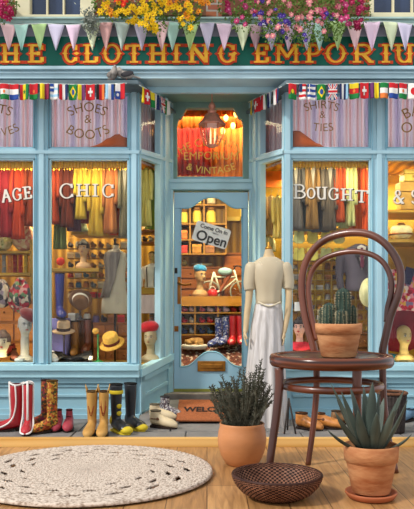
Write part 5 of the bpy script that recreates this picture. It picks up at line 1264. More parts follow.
def white_toe(t, H, L, w, tw, heel, lean):
    b = MB(); b.ell((.105, 0, .035), (.045, w*.47, .032)); b.build('toe_cap', M('white_patent', '#e0ddd4', .35), t); b = MB(); b.ell((-.05, 0, .05), (.03, w*.44, .045)); b.build('heel_cap', M('white_patent', '#e0ddd4'), t)
shoe('black and white two tone shoe on the window sill, left of its pair', P(61, 363, 7.36), face(-20), '#17171a', .085, .25, .09, .045, mat=BKL, extra=white_toe, name='shoe', cat='shoe', top_w=.04, heel=.02)
shoe('black and white two tone shoe on the window sill, right of its pair', P(85, 362.5, 7.36), face(-160), '#17171a', .085, .25, .09, .045, mat=BKL, extra=white_toe, name='shoe', cat='shoe', top_w=.04, heel=.02)
shoe('small white satin shoe in the lower left corner of the CHIC window', P(53.5, 362.5, 7.36), face(-70), '#d8d0c4', .08, .2, .075, .04, name='shoe', cat='shoe', top_w=.036, heel=.02)
# dress form in grey waistcoat
df = thing('dress_form', 'headless cream dress form in a grey brown waistcoat hanging in the CHIC window', 'dress form', P(115, 313.5, 7.72)); k = 7.72/F
def tors(tab, folds=0, ph=0, N_=40, dx=0):
    R = []
    for (z, rx, ry, cx_) in tab: R.append([Vector((cx_*k+rx*k*math.cos(2*PI*q/N_)*(1+folds*math.sin(9*2*PI*q/N_+ph)), ry*k*math.sin(2*PI*q/N_)*(1+folds*math.sin(9*2*PI*q/N_+ph)), z*k)) for q in range(N_)])
    return R
b = MB(); b.rings(tors([(0, 13.2, 9, 0), (1, 13.8, 9.5, 0), (12, 13.2, 9.5, 0), (24, 11, 8, 0), (34, 9.2, 7, 1), (44, 9.6, 7.5, 1), (54, 10.8, 8, 1), (60, 10, 6, 1), (63, 5, 4, 1), (65, 3.4, 3.4, 1), (68, 3.2, 3.2, 1)])); b.build('torso', M('cream_calico', '#b0a68e', .8, var=.1, scale=6), df)
b = MB(); TJ = [(14, 10.2, -13.6, -4), (24, 8.6, -11.6, -6), (34, 7, -9.4, -6), (44, 7.2, -9.8, -4), (54, 8, -10.6, -2), (61, 7, -8, -1)]
for (u0, u1, cc) in ((100, 205, 0),):
    vs = []; m = 12
    for (z, rx, ry, e) in [(16, 14.2, 10.4, 0), (24, 12.4, 9.4, 0), (34, 10.4, 8.4, 1), (44, 10.8, 8.6, 1), (54, 12, 9, 1), (60, 11.2, 7.2, 1), (63.5, 6.5, 5.4, 1)]:
        for q in range(m+1):
            a = math.radians(140+((300-(60-z)*1.1)-140)*q/m); vs.append(Vector((e*k+rx*k*math.cos(a)*(1+.03*math.sin(q*2.3)), ry*k*math.sin(a)*(1+.03*math.sin(q*2.3)), z*k)))
    b.add(vs, [(j*(m+1)+i, j*(m+1)+i+1, (j+1)*(m+1)+i+1, (j+1)*(m+1)+i) for j in range(6) for i in range(m)], 0, True)
b.build('waistcoat', M('grey_brown_satin', '#4c443c', .5, var=.35, scale=5, stretch=(5, 5, .5), col2='#8c8074'), df, solid=.008)
b = MB()
for zz in (12, 20): b.box((3.5*k, -9.9*k, zz*k), (.034, .006, .030))
b.build('paper_tag', M('tag_card', '#a89c88', .7), df)
b = MB(); b.lathe([(.001, 68*k), (.02, 68*k), (.012, 71*k), (.018, 74*k), (.001, 76*k)], n=12); b.build('neck_cap', DARKM, df)
b = MB(); b.tube([(0, 0, 0), (0, 0, -50*k+.003)], .012); b.lathe([(.001, -50*k+.003), (.09, -50*k+.003), (.09, -49*k), (.001, -48.5*k)], n=18); b.build('stand_pole', DARKM, df)

# suited figure in the BOUGHT window and shirted one in the side window
def torso_figure(label, px, py, D, h, jacket, shirt, tie=None, head=None, susp=None, yaw=0, name='shop_mannequin'):
    t = thing(name, label, 'mannequin', P(px, py, D), math.radians(yaw)); s = h/.62
    N_ = 36; R = []
    for z, rx, ry in ((0, .155, .10), (.05, .16, .105), (.15, .15, .10), (.27, .165, .115), (.38, .185, .115), (.44, .18, .10), (.475, .13, .08), (.50, .065, .06), (.515, .05, .052)): R.append([Vector((rx*math.cos(2*PI*q/N_), ry*math.sin(2*PI*q/N_), z))*s for q in range(N_)])
    b = MB(); b.rings(R)
    for q in (-1, 1): b.tube(smooth_path([Vector((q*.165, 0, .43))*s, Vector((q*.215, -.005, .33))*s, Vector((q*.225, -.02, .18))*s, Vector((q*.215, -.045, .02))*s], 4), [.052*s]*5+[.045*s]*4+[.04*s]*4, 12)
    b.fuse('torso', M('cloth_'+(jacket or shirt)[1:], jacket or shirt, .85, var=.15, scale=9), t, .012*s*1.2, 3)
    if jacket:
        b = MB(); b.add([Vector(p)*s for p in [(-.055, -.098, .47), (0, -.126, .22), (.055, -.098, .47), (0, -.085, .50)]], [(0, 1, 2, 3)]); b.build('shirt_front', M('cloth_'+shirt[1:], shirt, .8), t, solid=.006)
        for q in (-1, 1):
            b = MB(); b.add([Vector(p)*s for p in [(q*.05, -.103, .475), (q*.095, -.112, .42), (q*.07, -.124, .37), (q*.004, -.134, .22)]], [(0, 1, 2, 3)]); b.build('lapel', M('cloth_lapel_'+jacket[1:], shade(jacket, .6), .8), t, solid=.006)
    if tie:
        b = MB(); b.add([Vector(p)*s for p in [(-.012, -.115, .465), (.012, -.115, .465), (.022, -.14, .27), (0, -.14, .24), (-.022, -.14, .27)]], [(0, 1, 2, 3, 4)]); b.build('tie', M('cloth_'+tie[1:], tie, .6), t, solid=.008)
    if susp:
        for q in (-1, 1):
            b = MB(); b.tube(smooth_path([Vector((q*.07, .02, .485))*s, Vector((q*.085, -.105, .42))*s, Vector((q*.08, -.125, .28))*s, Vector((q*.075, -.108, .02))*s], 5), .011*s, 6, flat=.5); b.build('suspender', M('cloth_'+susp[1:], susp, .7), t)
    if head:
        b = MB(); R = []; n = 32
        for j in range(34):
            z = .13+(.398-.13)*j/33; R.append([(head_pt(2*PI*q/n, z)+Vector((0, 0, .36)))*s for q in range(n)])
        b.rings(R); hd = b.build('head', M('mannequin_'+head[1:], head, .5, var=.1), t)
        b = MB(); b.ell(Vector((0, .02, .70))*s, (.08*s, .088*s, .065*s), rot=Matrix.Rotation(-.35, 3, 'X')); b.build('hair', M('painted_hair_2e2420', '#2e2420', .5), hd)
        b = MB(); b.ell(Vector((0, -.093, .594))*s, (.022*s, .008*s, .006*s)); 
        for q in (-1, 1): b.ell(Vector((q*.03, -.083, .648))*s, (.013*s, .006*s, .005*s))
        b.build('painted_features', M('face_paint_3a2c28', '#3a2c28', .5), hd)
    return t
torso_figure('headless mannequin torso in a grey suit jacket behind the chair back', 359.5, 291, 7.62, .60, '#57505a', '#c8c4b8', '#5c2a3c')
torso_figure('male mannequin in white shirt and dark suspenders in the left side window', 152, 288, 8.0, .33, None, '#d9d6c4', head='#c9a468', susp='#2c2028', yaw=-10)
b = MB(); b.bx(X(139, 8), X(160.5, 8), 7.88, 8.25, Z(294, 8), Z(288, 8)); tag(b.build('shelf_board', YELW), 'yellow wooden shelf under the mannequin in suspenders', 'shelf')
# head with dark hair and bust under the maroon hat in the right bay
bust('mannequin_bust', 'dark haired mannequin head with red lips and red collar below the price tag', 299.5, 350, 7.5, .33, -16, '#c49484', '#1c1a20', '#a01c30', hair='#1c151c')
b = MB(); b.lathe([(.125, 0), (.13, .03), (.10, .07), (.065, .085)], n=24, ry=.8, cap=False); o = b.build('red_scarf', M('red_collar_cloth', '#b02a3a', .8, var=.3, scale=20), None, P(299.5, 350, 7.5), solid=.006); tag(o, 'red ruffled scarf round the neck of the dark haired head', 'scarf')
b = MB(); b.bx(X(291, 7.5), X(310, 7.5), 7.4, 7.62, FZ(365), Z(350, 7.5)); tag(b.build('plinth_box', M('dark_plinth', '#4a2f28', .7), bevel=.004), 'low dark plinth under the dark haired head', 'plinth')
t, s = bust('mannequin_bust', 'cream bust under a huge maroon hat at the right edge', 404, 362, 7.42, .38, 12, '#b09860', '#3c3a28', '#a06048')
hb = thing('wide_hat', 'huge maroon wide brimmed hat on the cream bust at the right edge', 'hat', on_head(t, s, .0, .06, .35)); hb.rotation_euler = (-1.0, .1, 0); hb.scale = (1.15, 1.15, 1.15)
b = MB(); b.lathe([(.001, .02), (.08, .02), (.16, .005), (.225, -.04), (.23, -.036), (.16, .012), (.09, .03), (.085, .07), (.05, .10), (.001, .11)], n=36); b.build('crown', M('maroon_felt', '#6c1426', .9, var=.3, scale=8), hb)
b = MB(); b.lathe([(.001, 0), (.14, 0), (.16, .02), (.13, .06), (.07, .09), (.001, .1)], n=26, ry=.6); tag(b.build('folded_cloth', M('teal_silk', '#1d6f7c', .45, var=.4, scale=7), None, P(391, 363, 7.48)), 'teal silk cloth heaped beside the bust with the maroon hat', 'cloth')
b = MB(); R = []
for j in range(12):
    u = j/11; R.append([Vector((.0+(.20+.03*u)*math.cos(a), .05*math.sin(a)*(1+.3*math.sin(6*a)), .62-.62*u)) for a in [2*PI*q/40 for q in range(40)]])
b.rings(R)
km = thing('kimono', 'red, pink and white floral kimono hanging in the far right window', 'kimono', P(404, 326, 7.9)); b.build('body', spot_mat('floral_kimono_print', ['#b01f38', '#c43a50', '#d8c4b8', '#8c1c30', '#c89a40', '#c02c48', '#7a6a8c', '#d88a94'], 26, .7), km)
for q in (-1, 1):
    b = MB(); b.box((q*.22, -.01, .50), (.16, .07, .26), rot=Matrix.Rotation(q*.25, 3, 'Y')); b.build('sleeve', MATS['floral_kimono_print'], km, bevel=.02)
b = MB(); b.box((.03, -.06, .55), (.10, .02, .18), rot=Matrix.Rotation(.3, 3, 'Y')); b.build('collar', M('navy_collar', '#2c2c48', .8), km)
# case shelf at far right
for y in (211,):
    b = MB(); b.bx(X(386, 7.7), X(464, 7.7), 7.6, 8.3, Z(y+2.5, 7.7), Z(y, 7.7)); tag(b.build('shelf_board', YELW), 'upper wooden shelf carrying the hat boxes in the far right window', 'shelf')
b = MB(); b.bx(X(386, 7.7), X(464, 7.7), 7.6, 8.3, Z(243, 7.7), Z(240, 7.7)); tag(b.build('shelf_board', YELW), 'lower wooden shelf carrying the glass lamp in the far right window', 'shelf')
def case(label, a, c, y0, y1, D, col):
    t = thing('suitcase', label, 'suitcase', P((a+c)/2, y1, D)); w_ = X(c, D)-X(a, D); h = Z(y0, D)-Z(y1, D)
    b = MB(); b.bx(-w_/2, w_/2, -.10, .10, 0, h*.62); b.build('body', M('case_'+col[1:], col, .6, var=.2), t, bevel=.008)
    b = MB(); b.bx(-w_/2-.003, w_/2+.003, -.103, .103, h*.64, h); b.build('lid', M('case_'+col[1:], col), t, bevel=.008)
    b = MB(); b.box((0, -.106, h*.62), (.03, .01, .03)); b.tube([(-.05, -.105, h*.45), (-.04, -.125, h*.35), (.04, -.125, h*.35), (.05, -.105, h*.45)], .005, 6); b.build('latch', BRASS, t)
case('large tan leather suitcase on the upper shelf behind the ampersand', 398, 430, 183, 210.5, 7.75, '#a8843c')
case('yellow leather suitcase stacked on the tan one at the top right', 402, 428, 171, 182.5, 7.75, '#c8b050')
hl = thing('glass_lamp', 'wide pale glass lamp shade on the lower shelf of the far right window', 'lamp', P(401, 239.6, 7.72)); b = MB(); b.lathe([(.001, 0), (.07, 0), (.115, .04), (.12, .11), (.09, .145), (.04, .15)], n=26); b.build('shade', M('pale_lamp_glass', '#d8d29c', .3, var=.2, scale=20), hl)
b = MB(); b.lathe([(.122, .045), (.126, .05), (.126, .06), (.122, .065)], n=26, cap=False); b.lathe([(.04, .15), (.05, .155), (.03, .18), (.001, .185)], n=18); b.build('brass_fitting', BRASS, hl)
b = MB(); b.bx(X(294.5, 7.4), X(301, 7.4), 7.398, 7.402, Z(311, 7.4), Z(302, 7.4)); pt_ = thing('price_tag', 'white price tag hanging above the dark haired head', 'tag', (0, 0, 0)); b.build('card', M('white_card'), None) if False else b.build('card', MATS['white_card'], pt_)
b = MB(); b.tube([P(297.5, 302, 7.4), P(297.5, 297, 7.4), P(298.5, 160, 7.4)], .002, 5); b.build('string', DARKM, pt_)


# ================================================================== GOODS ON SHELVES
def grid_rack(label, a, c, y0, y1, D, nx, ny, col):
    t = thing('wire_rack', label, 'rack', (0, 0, 0)); b = MB()
    for i in range(nx+1): px = a+(c-a)*i/nx; b.tube([P(px, y0, D), P(px, y1, D)], .0035, 4)
    b.build('upright_wires', col, t); b = MB()
    for j in range(ny+1):
        py = y0+(y1-y0)*j/ny; b.tube([P(a, py, D), P(c, py, D)], .0035, 4)
    b.build('cross_wires', col, t); b = MB()
    for j in range(1, ny+1):
        py = y0+(y1-y0)*j/ny; b.bx(X(a, D), X(c, D), D+.005, D+.17, Z(py, D)-.006, Z(py, D)-.002)
    b.build('shelves', M('rack_shelf', '#6b4a22', .6), t)
ORD = ['first', 'second', 'third', 'fourth', 'fifth', 'sixth', 'seventh', 'eighth', 'ninth', 'tenth', 'eleventh', 'twelfth']
CNAME = {'#b03028': 'red', '#3c6a86': 'blue', '#4c7a58': 'green', '#c8b890': 'cream', '#8a5a34': 'brown', '#c87a3c': 'orange', '#3a3236': 'black', '#c78a90': 'pink', '#c4a238': 'yellow', '#6c5a80': 'purple', '#8c8a84': 'grey', '#d6d2c6': 'white', '#a8742c': 'tan'}
def goods(kind, px, py, D, w, h, col, label, group=None):
    k = D/F; W = w*k; H = h*k; m = M('goods_'+col[1:], col, .55, var=.22, scale=14); b = MB(); loc = P(px, py, D)
    if kind == 'jar':
        t = thing('jar', label, 'jar', loc, 0, group); b.lathe([(.001, 0), (W*.42, 0), (W*.46, H*.08), (W*.46, H*.6), (W*.36, H*.74), (W*.3, H*.78), (.001, H*.78)], n=14); b.build('body', m, t); b = MB(); b.lathe([(.001, H*.78), (W*.36, H*.78), (W*.36, H*.97), (.001, H)], n=14); b.build('lid', HANG, t); return
    if kind == 'box':
        t = thing('small_box', label, 'box', loc, random.uniform(-.15, .15), group); b.bx(-W*.46, W*.46, -.05, .05, 0, H*.62); b.build('body', m, t, bevel=.003); b = MB(); b.bx(-W*.48, W*.48, -.053, .053, H*.6, H*.85); b.build('lid', M('goods_lid_'+col[1:], shade(col, 1.25), .5), t, bevel=.003); return
    if kind == 'roll':
        b.lathe([(.001, 0), (W*.42, 0), (W*.46, H*.1), (W*.46, H*.9), (W*.42, H), (.001, H)], n=16); tag(b.build('thread_reel', m, None, loc), label, 'reel', group); return
    if kind == 'shoe':
        b.ell((0, 0, H*.34), (W*.45, .045, H*.32)); b.ell((-W*.2, 0, H*.55), (W*.22, .04, H*.36)); tag(b.build('shoe', m, None, loc), label, 'shoe', group); return
    if kind == 'cloth':
        n = 3
        for q in range(n): b.box((random.uniform(-.004, .004), 0, H*(q+.5)/n*.92), (W*.9, .12, H/n*.8))
        tag(b.build('folded_garment', m, None, loc, bevel=.008), label, 'clothing', group); return
    if kind == 'blouse':
        t = thing('folded_blouse', label, 'blouse', loc, 0, group); b.prism([(-W*.5, H*.15), (-W*.42, H), (-W*.15, H*1.02), (0, H*.9), (W*.15, H*1.02), (W*.42, H), (W*.5, H*.15), (W*.34, H*.1), (W*.3, 0), (-W*.3, 0), (-W*.34, H*.1)], -.015, .015); b.build('body', m, t, bevel=.004); b = MB(); b.prism([(-W*.15, H*1.0), (0, H*.8), (W*.15, H*1.0), (0, H*.93)], -.02, -.014); b.build('collar', M('goods_collar_'+col[1:], shade(col, .8)), t); return
rg_ = random.Random(21); cols_ = list(CNAME)
WIRE = M('brass_wire', '#b89a58', .4, .5)
grid_rack('wire grid rack of small goods behind the male bust in the CHIC window', 67, 128, 238, 298, 7.98, 8, 6, WIRE)
for j in range(6):
    for i in range(8):
        px = 67+61*(i+.5)/8; py = 238+60*(j+1)/6; c = rg_.choice(cols_ if j > 2 else ['#8a5a34', '#3a3236', '#8c8a84', '#c8b890', '#a8742c'])
        k = rg_.choice(['jar', 'box', 'shoe'] if j > 2 else ['shoe', 'shoe', 'box'])
        goods(k, px, py-.1, 8.06, 6.6, 7.6*rg_.uniform(.7, 1), c, '%s %s, %s along the %s row of the CHIC window wire rack' % (CNAME[c], {'jar': 'jar', 'box': 'lidded box', 'shoe': 'shoe'}[k], ORD[i], ORD[j]), 'goods on the wire rack')
# counter, drawers and goods low in the CHIC window
def drawers(label, a, c, y0, y1, D, dp, nx, ny, col, knob=BRASS):
    t = thing('drawer_cabinet', label, 'cabinet', (0, 0, 0)); m = M('cabinet_'+col[1:], col, .5, var=.25, scale=6, stretch=(1, 1, 4)); b = MB()
    b.bx(X(a, D), X(c, D), D+.02, D+dp, Z(y1, D), Z(y0, D)); b.bx(X(a-.5, D), X(c+.5, D), D, D+dp, Z(y0, D)-.005, Z(y0-1.4, D))
    if D > 8.45: b.bx(X(a, D), X(c, D), D+.03, D+dp, IZ, Z(y1, D))
    b.build('body', m, t)
    for j in range(ny):
        for i in range(nx):
            x0, x1 = a+(c-a)*(i+.04)/nx, a+(c-a)*(i+.96)/nx; q0, q1 = y0+(y1-y0)*(j+.1)/ny, y0+(y1-y0)*(j+.94)/ny
            b = MB(); b.bx(X(x0, D), X(x1, D), D, D+.03, Z(q1, D), Z(q0, D)); d = b.build('drawer', M('drawer_'+col[1:], shade(col, 1.15), .5, var=.2, scale=6, stretch=(1, 1, 4)), t, bevel=.004)
            b = MB(); b.ell(((X(x0, D)+X(x1, D))/2, D-.008, (Z(q0, D)+Z(q1, D))/2), (.012, .012, .012), 8, 6); b.build('knob', knob, d)
drawers('brown drawer cabinet low in the CHIC window behind the straw hat', 93, 130, 324, 361, 7.95, .3, 3, 3, '#7c4a22')
drawers('dark brown drawer cabinet behind the boots in the CHIC window', 50, 91, 322, 362, 8.0, .3, 4, 3, '#55341e')
for i, (px, c, k) in enumerate([(72, '#d6d2c6', 'box'), (79, '#8c8a84', 'shoe'), (87, '#d6d2c6', 'jar'), (96, '#6c5a80', 'jar'), (104, '#3a3236', 'shoe'), (112, '#8a5a34', 'box'), (121, '#b03028', 'box')]):
    goods(k, px, 320.6 if px < 92 else 322.5, 8.08, 7.5, 9, c, '%s %s, %s along the drawer cabinet tops in the CHIC window' % (CNAME[c], {'jar': 'jar', 'box': 'lidded box', 'shoe': 'shoe'}[k], ORD[i]))
# lower left window: reels, cloths, cabinet
b = MB(); b.bx(X(-46, 7.8), X(34, 7.8), 7.7, 8.1, Z(254, 7.8), Z(251.5, 7.8)); b.bx(X(-46, 7.8), X(34, 7.8), 7.7, 8.1, Z(276, 7.8), Z(273, 7.8)); b.bx(X(32, 7.8), X(34.5, 7.8), 7.7, 8.1, Z(300, 7.8), Z(240, 7.8)); tag(b.build('reel_shelf', YELW, bevel=.003), 'honey wood shelf unit holding thread reels in the far left window', 'shelf')
for i, px in enumerate([-14, -8, -2, 4, 10, 15, 20.5, 26]):
    c = ['#4c7a58', '#c8b890', '#3a3236', '#8c8a84', '#c87a3c', '#8a1c1c', '#b03028', '#c4a238'][i]; CNAME.setdefault('#8a1c1c', 'dark red')
    for j in range(3): goods('roll', px+ (0), 272.8-6.1*j, 7.85, 4.8, 5.8, c, '%s thread reel, %s of the %s stack on the far left window shelf' % (CNAME[c], ['bottom', 'middle', 'top'][j], ORD[i]))
drawers('honey brown drawer cabinet at the bottom of the far left window', -46, 34, 302, 362, 7.9, .4, 4, 3, '#a06428')
def cloth_heap(label, px, py, D, rx, rz, mat, name='scarf'):
    b = MB(); R = []; k = D/F; ph = random.uniform(0, 6)
    for j in range(13):
        u = j/12; a = -PI/2+PI*u; R.append([Vector((rx*k*math.cos(a)*math.cos(q)*(1+.14*math.sin(5*q+ph+3*u)), .10*math.cos(a)*math.sin(q)*(1+.2*math.sin(4*q+ph)), rz*k*(1+math.sin(a))*(1+.12*math.sin(3*q+ph)))) for q in [2*PI*v/36 for v in range(36)]])
    b.rings(R); tag(b.build(name, mat, None, P(px, py, D)), label, 'scarf')
cloth_heap('cream and pink bundled cloth above the reel shelf in the far left window', 24, 251.5, 7.8, 12, 14, spot_mat('cream_pink_print', ['#c9a878', '#b8735c', '#d0bc8c', '#c48a6c'], 30), 'fabric_bundle')
cloth_heap('yellow green bundled cloth at the left of the reel shelf', 3, 251.5, 7.8, 9, 11, spot_mat('lime_print', ['#b8b070', '#8a8a4c', '#d0c890'], 30), 'fabric_bundle')
cloth_heap('red and green printed scarf heaped behind the beret in the far left window', 20, 313, 7.6, 11, 16, spot_mat('red_green_print', ['#a82838', '#c8bca4', '#5a7a54', '#982030', '#b88a84', '#3a3a3c'], 26))
cloth_heap('cream and black scarf heaped at the left edge of the far left window', 2, 308, 7.6, 9, 13, spot_mat('black_cream_print', ['#38343c', '#b8ac98', '#8a7a84', '#c8b8a4'], 22))
for i, (px, py, c) in enumerate([(9, 352, '#8c2a24'), (14, 356, '#6a3a2c')]):
    shoe(['dark red shoe propped beside the long necked head', 'brown shoe lying beside the long necked head'][i], P(px, py+4, 7.5), face(-120+50*i), c, .08, .22, .08, .04, name='shoe', cat='shoe', top_w=.036, heel=.03)
# side window left: shelves with shoes, linen
for i, y in enumerate((231, 242)):
    b = MB(); b.bx(X(139, 8), X(160.5, 8), 7.9, 8.25, Z(y+2, 8), Z(y, 8)); tag(b.build('shelf_board', M('cabinet_7c4a22', '#7c4a22'), None), 'dark wooden shelf, %s from the top in the side window left of the door' % ORD[i], 'shelf')
    for q, px in enumerate((145, 151, 157)):
        p = P(px, y, 8.02); c = ['#c8b890', '#8a5a34', '#d6d2c6', '#3a3236', '#c8b890', '#a8742c', '#3a3236', '#c8b890', '#8c8a84'][i*3+q]
        if i == 2 and q > 0: continue
        D = p.y; goods('shoe', CX+p.x/D*F, y-.4, D, 6, 6.5, c, '%s shoe, %s along the %s shelf in the left side window' % (CNAME[c], ORD[q], ORD[i]))
b = MB(); b.bx(X(140, 8), X(161, 8), 7.86, 7.88, Z(313, 8), Z(295, 8)); tag(b.build('linen_cloth', M('pale_pink_linen', '#c9b8b0', .85, var=.15, scale=6, stretch=(5, 5, 1))), 'pale pink linen hanging under the yellow shelf left of the door', 'cloth')
goods('cloth', 154.5, 321, 8.0, 11, 9, '#8c8a84', 'stack of grey folded cloths behind the bust with the red beret')
# BOUGHT window: blouses, wire stands and goods
b = MB(); b.bx(X(291, 7.85), X(371, 7.85), 7.75, 8.3, Z(231, 7.85), Z(229, 7.85)); tag(b.build('shelf_board', YELW), 'honey wooden shelf beneath the suits in the BOUGHT window', 'shelf')
for j, (y, cc) in enumerate(((243.5, 'first'), (260.5, 'second'))):
    for i, px in enumerate((299, 312.5, 326, 339)):
        goods('blouse', px, y, 7.88, 11.5, 12.5, '#d2c65c' if (i+j) % 3 else '#c9cf86', 'pale yellow folded blouse, %s from the left in the %s row under the suits' % (ORD[i], cc), 'folded blouses under the suits')
YW = M('yellow_metal', '#b09a3c', .4, .6)
grid_rack('yellow metal display rack of jewellery and trinkets in the BOUGHT window', 291, 372, 250, 330, 8.02, 10, 8, YW)
for j in range(8):
    for i in range(10):
        c = rg_.choice(['#c4a238', '#8a5a34', '#c8b890', '#a8742c', '#8c8a84', '#3a3236']); k = rg_.choice(['jar', 'jar', 'box'])
        goods(k, 291+81*(i+.5)/10, 250+80*(j+1)/8-.1, 8.1, 6.2, 8*rg_.uniform(.6, 1), c, '%s %s, %s along the %s row of the BOUGHT window yellow rack' % (CNAME[c], {'jar': 'jar', 'box': 'trinket box'}[k], ORD[i], ORD[j]), 'trinkets on the yellow rack')
drawers('dark drawer cabinet at the bottom of the BOUGHT window', 306, 371, 334, 362, 7.95, .3, 5, 2, '#5c3a20')
cloth_heap('pale cream blouse bundled beside the grey suit jacket', 368, 307, 7.5, 8, 13, M('pale_cream_cloth', '#d2cf9c', .8, var=.12), 'bundled_blouse')
stand('shop_stand', 'dark stand carrying the bundled cream blouse', 368, 363.5, 7.5, .58, '#2e2826', .05)
# side window right of the door
for px, y0, y1, w, col, c2, nm, D in [(264, 196, 232, 6, '#c0a45c', '#e0cc8c', 'cream and gold printed dress at the back', 8.05), (271, 196, 235, 7, '#a87c4c', '#d4a878', 'peach printed dress in the middle', 7.93), (278, 196, 238, 7, '#c8a848', '#e8d080', 'yellow printed dress at the front', 7.82), (268, 236, 262, 8, '#b8a860', '#e0d498', 'pale yellow blouse lower', 8.0)]:
    garment(nm+' of the side window right of the door', px, y0, y1, w*1.3, col, D, 'dress', c2)
b = MB(); b.bx(X(261, 8.15), X(283, 8.15), 8.15, 8.17, Z(187, 8.15), Z(171.2, 8.15)); tag(b.build('orange_panel', M('orange_cloth', '#c0601c', .8, var=.2)), 'orange cloth panel at the top of the side window right of the door', 'cloth')

# ================================================================== INSIDE, SEEN THROUGH THE DOOR
def cab(label, a, c, ys, D, dp, mat, name='shelf_unit', back=None, uprights=None):
    t = thing(name, label, 'shelf', (0, 0, 0)); b = MB(); zt_, zb = Z(ys[0], D), Z(ys[-1], D)
    for u in (uprights or [a, c]): b.bx(X(u-.9, D), X(u+.9, D), D, D+dp, zb, zt_)
    b.build('uprights', mat, t, bevel=.003)
    for y in ys: b = MB(); b.bx(X(a, D), X(c, D), D-.005, D+dp, Z(y+.8, D), Z(y-.8, D)); b.build('shelf', mat, t, bevel=.003)
    b = MB(); b.bx(X(a, D), X(c, D), D+dp, D+dp+.02, zb, zt_); b.build('back_panel', back or WOODI, t)
YB = M('yellow_brown_timber', '#8f6420', .5, var=.25, scale=6, stretch=(1, 1, 4)); DKW = M('dark_timber', '#5a3214', .5, var=.25, scale=6)
cab('tall yellow brown pigeonhole shelves behind the open sign', 178, 226, (190, 205, 224, 240, 254), 9.3, .3, YB, uprights=[178, 190, 204, 226])
CNAME['#d8bc4c'] = 'golden yellow'; CNAME['#c86a2c'] = 'burnt orange'
for i, (px, py, c, k, w, h) in enumerate([(184, 223, '#d8bc4c', 'jar', 9, 14), (197, 223, '#d8bc4c', 'jar', 10, 16), (211, 223, '#d8bc4c', 'jar', 11, 16), (184, 204, '#c4a238', 'box', 8, 9), (197, 204, '#d8bc4c', 'box', 10, 9), (211, 204, '#c8b890', 'jar', 10, 10), (184, 239, '#c86a2c', 'box', 7, 10), (197, 253, '#a8742c', 'box', 10, 10), (184, 253, '#b03028', 'box', 7, 9), (210, 253, '#8a5a34', 'box', 10, 9)]):
    goods(k, px, py, 9.38, w, h, c, '%s %s, pigeonhole item number %s from the top left behind the door glass' % (CNAME[c], {'jar': 'lidded pot', 'box': 'box'}[k], ORD[i]))
pf = thing('picture_frame', 'pale gold empty frame hanging at the top right behind the door glass', 'frame', (0, 0, 0)); b = MB(); D = 9.75
b.bx(X(219, D), X(223, D), D-.03, D, Z(221, D), Z(188, D)); b.bx(X(219, D), X(243, D), D-.03, D, Z(221, D), Z(217, D)); b.bx(X(240, D), X(243, D), D-.03, D, Z(221, D), Z(188, D)); b.bx(X(219, D), X(243, D), D-.03, D, Z(190, D), Z(187, D)); b.build('moulding', M('pale_gold_paint', '#c4a848', .5), pf)
b = MB(); b.bx(X(223, D), X(240, D), D-.01, D-.005, Z(217, D), Z(190, D)); b.build('backing', OCHRE, pf)
drawers('wide dark wooden counter with drawers behind the door glass', 180, 222, 268, 300, 9.45, .35, 2, 3, '#7a4418')
drawers('squarish brown cupboard at the right behind the door glass', 223.6, 244, 254, 300, 9.5, .3, 1, 2, '#8a4e1c')
b = MB(); b.lathe([(.001, 0), (.12, 0), (.14, .015), (.13, .028), (.001, .03)], n=24, ry=.6); tag(b.build('serving_plate', M('pale_cream_china', '#d8d0a8', .4), None, P(202, 265.5, 9.6)), 'long pale china dish on the counter behind the door glass', 'dish')
b = MB(); b.ell((0, 0, .035), (.035, .035, .035)); tag(b.build('china_ball', M('cream_ball', '#d8cc8c', .4), None, P(184.5, 265.5, 9.6)), 'small cream ball beside the long china dish on the counter', 'ball')
# shoe shelf
SHD = 8.75
cab('low wooden shoe rack with three rows behind the door glass', 180, 246, (297, 313, 324, 335), SHD, .32, YB, uprights=[180, 195, 218, 246])
b = MB(); b.bx(X(180, SHD), X(246, SHD), SHD-.01, SHD, Z(306, SHD), Z(297, SHD)); 
tag(b.build('rack_front_board', M('honey_board', '#b07a28', .5, var=.2, scale=5, stretch=(1, 1, 4))), 'honey coloured board along the top of the shoe rack', 'board')
CNAME.update({'#c7606c': 'rose', '#a81c28': 'crimson', '#2c4478': 'navy', '#a8b8c8': 'pale blue', '#d8b8b4': 'blush'})
for j, (py, cs) in enumerate(((312.5, ['#c7606c', '#d8b8b4', '#c7606c', '#d8b8b4', '#c7606c', '#d8b8b4', '#b03028', '#a81c28']), (323.4, ['#a81c28', '#d6d2c6', '#a81c28', '#b03028', '#a81c28', '#d6d2c6', '#4c7a58', '#a81c28']), (334.4, ['#2c4478', '#a8b8c8', '#2c4478', '#3c6a86', '#a8b8c8', '#2c4478', '#4c7a58', '#4c7a58']))):
    for i, c in enumerate(cs):
        goods('shoe', 184.5+7.9*i+(2 if i > 1 else 0), py, SHD+.08, 7.4, 7.5, c, '%s shoe, %s from the left in the %s row of the shoe rack' % (CNAME[c], ORD[i], ORD[j]), 'shoes on the low rack')
BB = spot_mat('blue_white_print', ['#27346e', '#3c4c90', '#b8bcd0', '#1f2a5a', '#4a5a9a'], 70, .4)
IR = Z(343, 8.55)
shoe('blue and white patterned rubber boot standing before the shoe rack, left one', P(217.5, 347, 8.56), face(-125), '#27346e', .33, .25, .09, .05, mat=BB, top_w=.055, heel=.015)
shoe('blue and white patterned rubber boot standing before the shoe rack, right one', P(225, 345.5, 8.6), face(-110), '#27346e', .33, .25, .09, .05, mat=BB, top_w=.055, heel=.015)
shoe('bright red rubber boot standing before the shoe rack, left one', P(232.5, 345.5, 8.6), face(-100), '#a8141f', .34, .22, .09, .05, mat=RED, top_w=.055, heel=.015)
shoe('bright red rubber boot standing before the shoe rack, right one', P(240, 345.5, 8.6), face(-80), '#a8141f', .34, .22, .09, .05, mat=RED, top_w=.055, heel=.015)
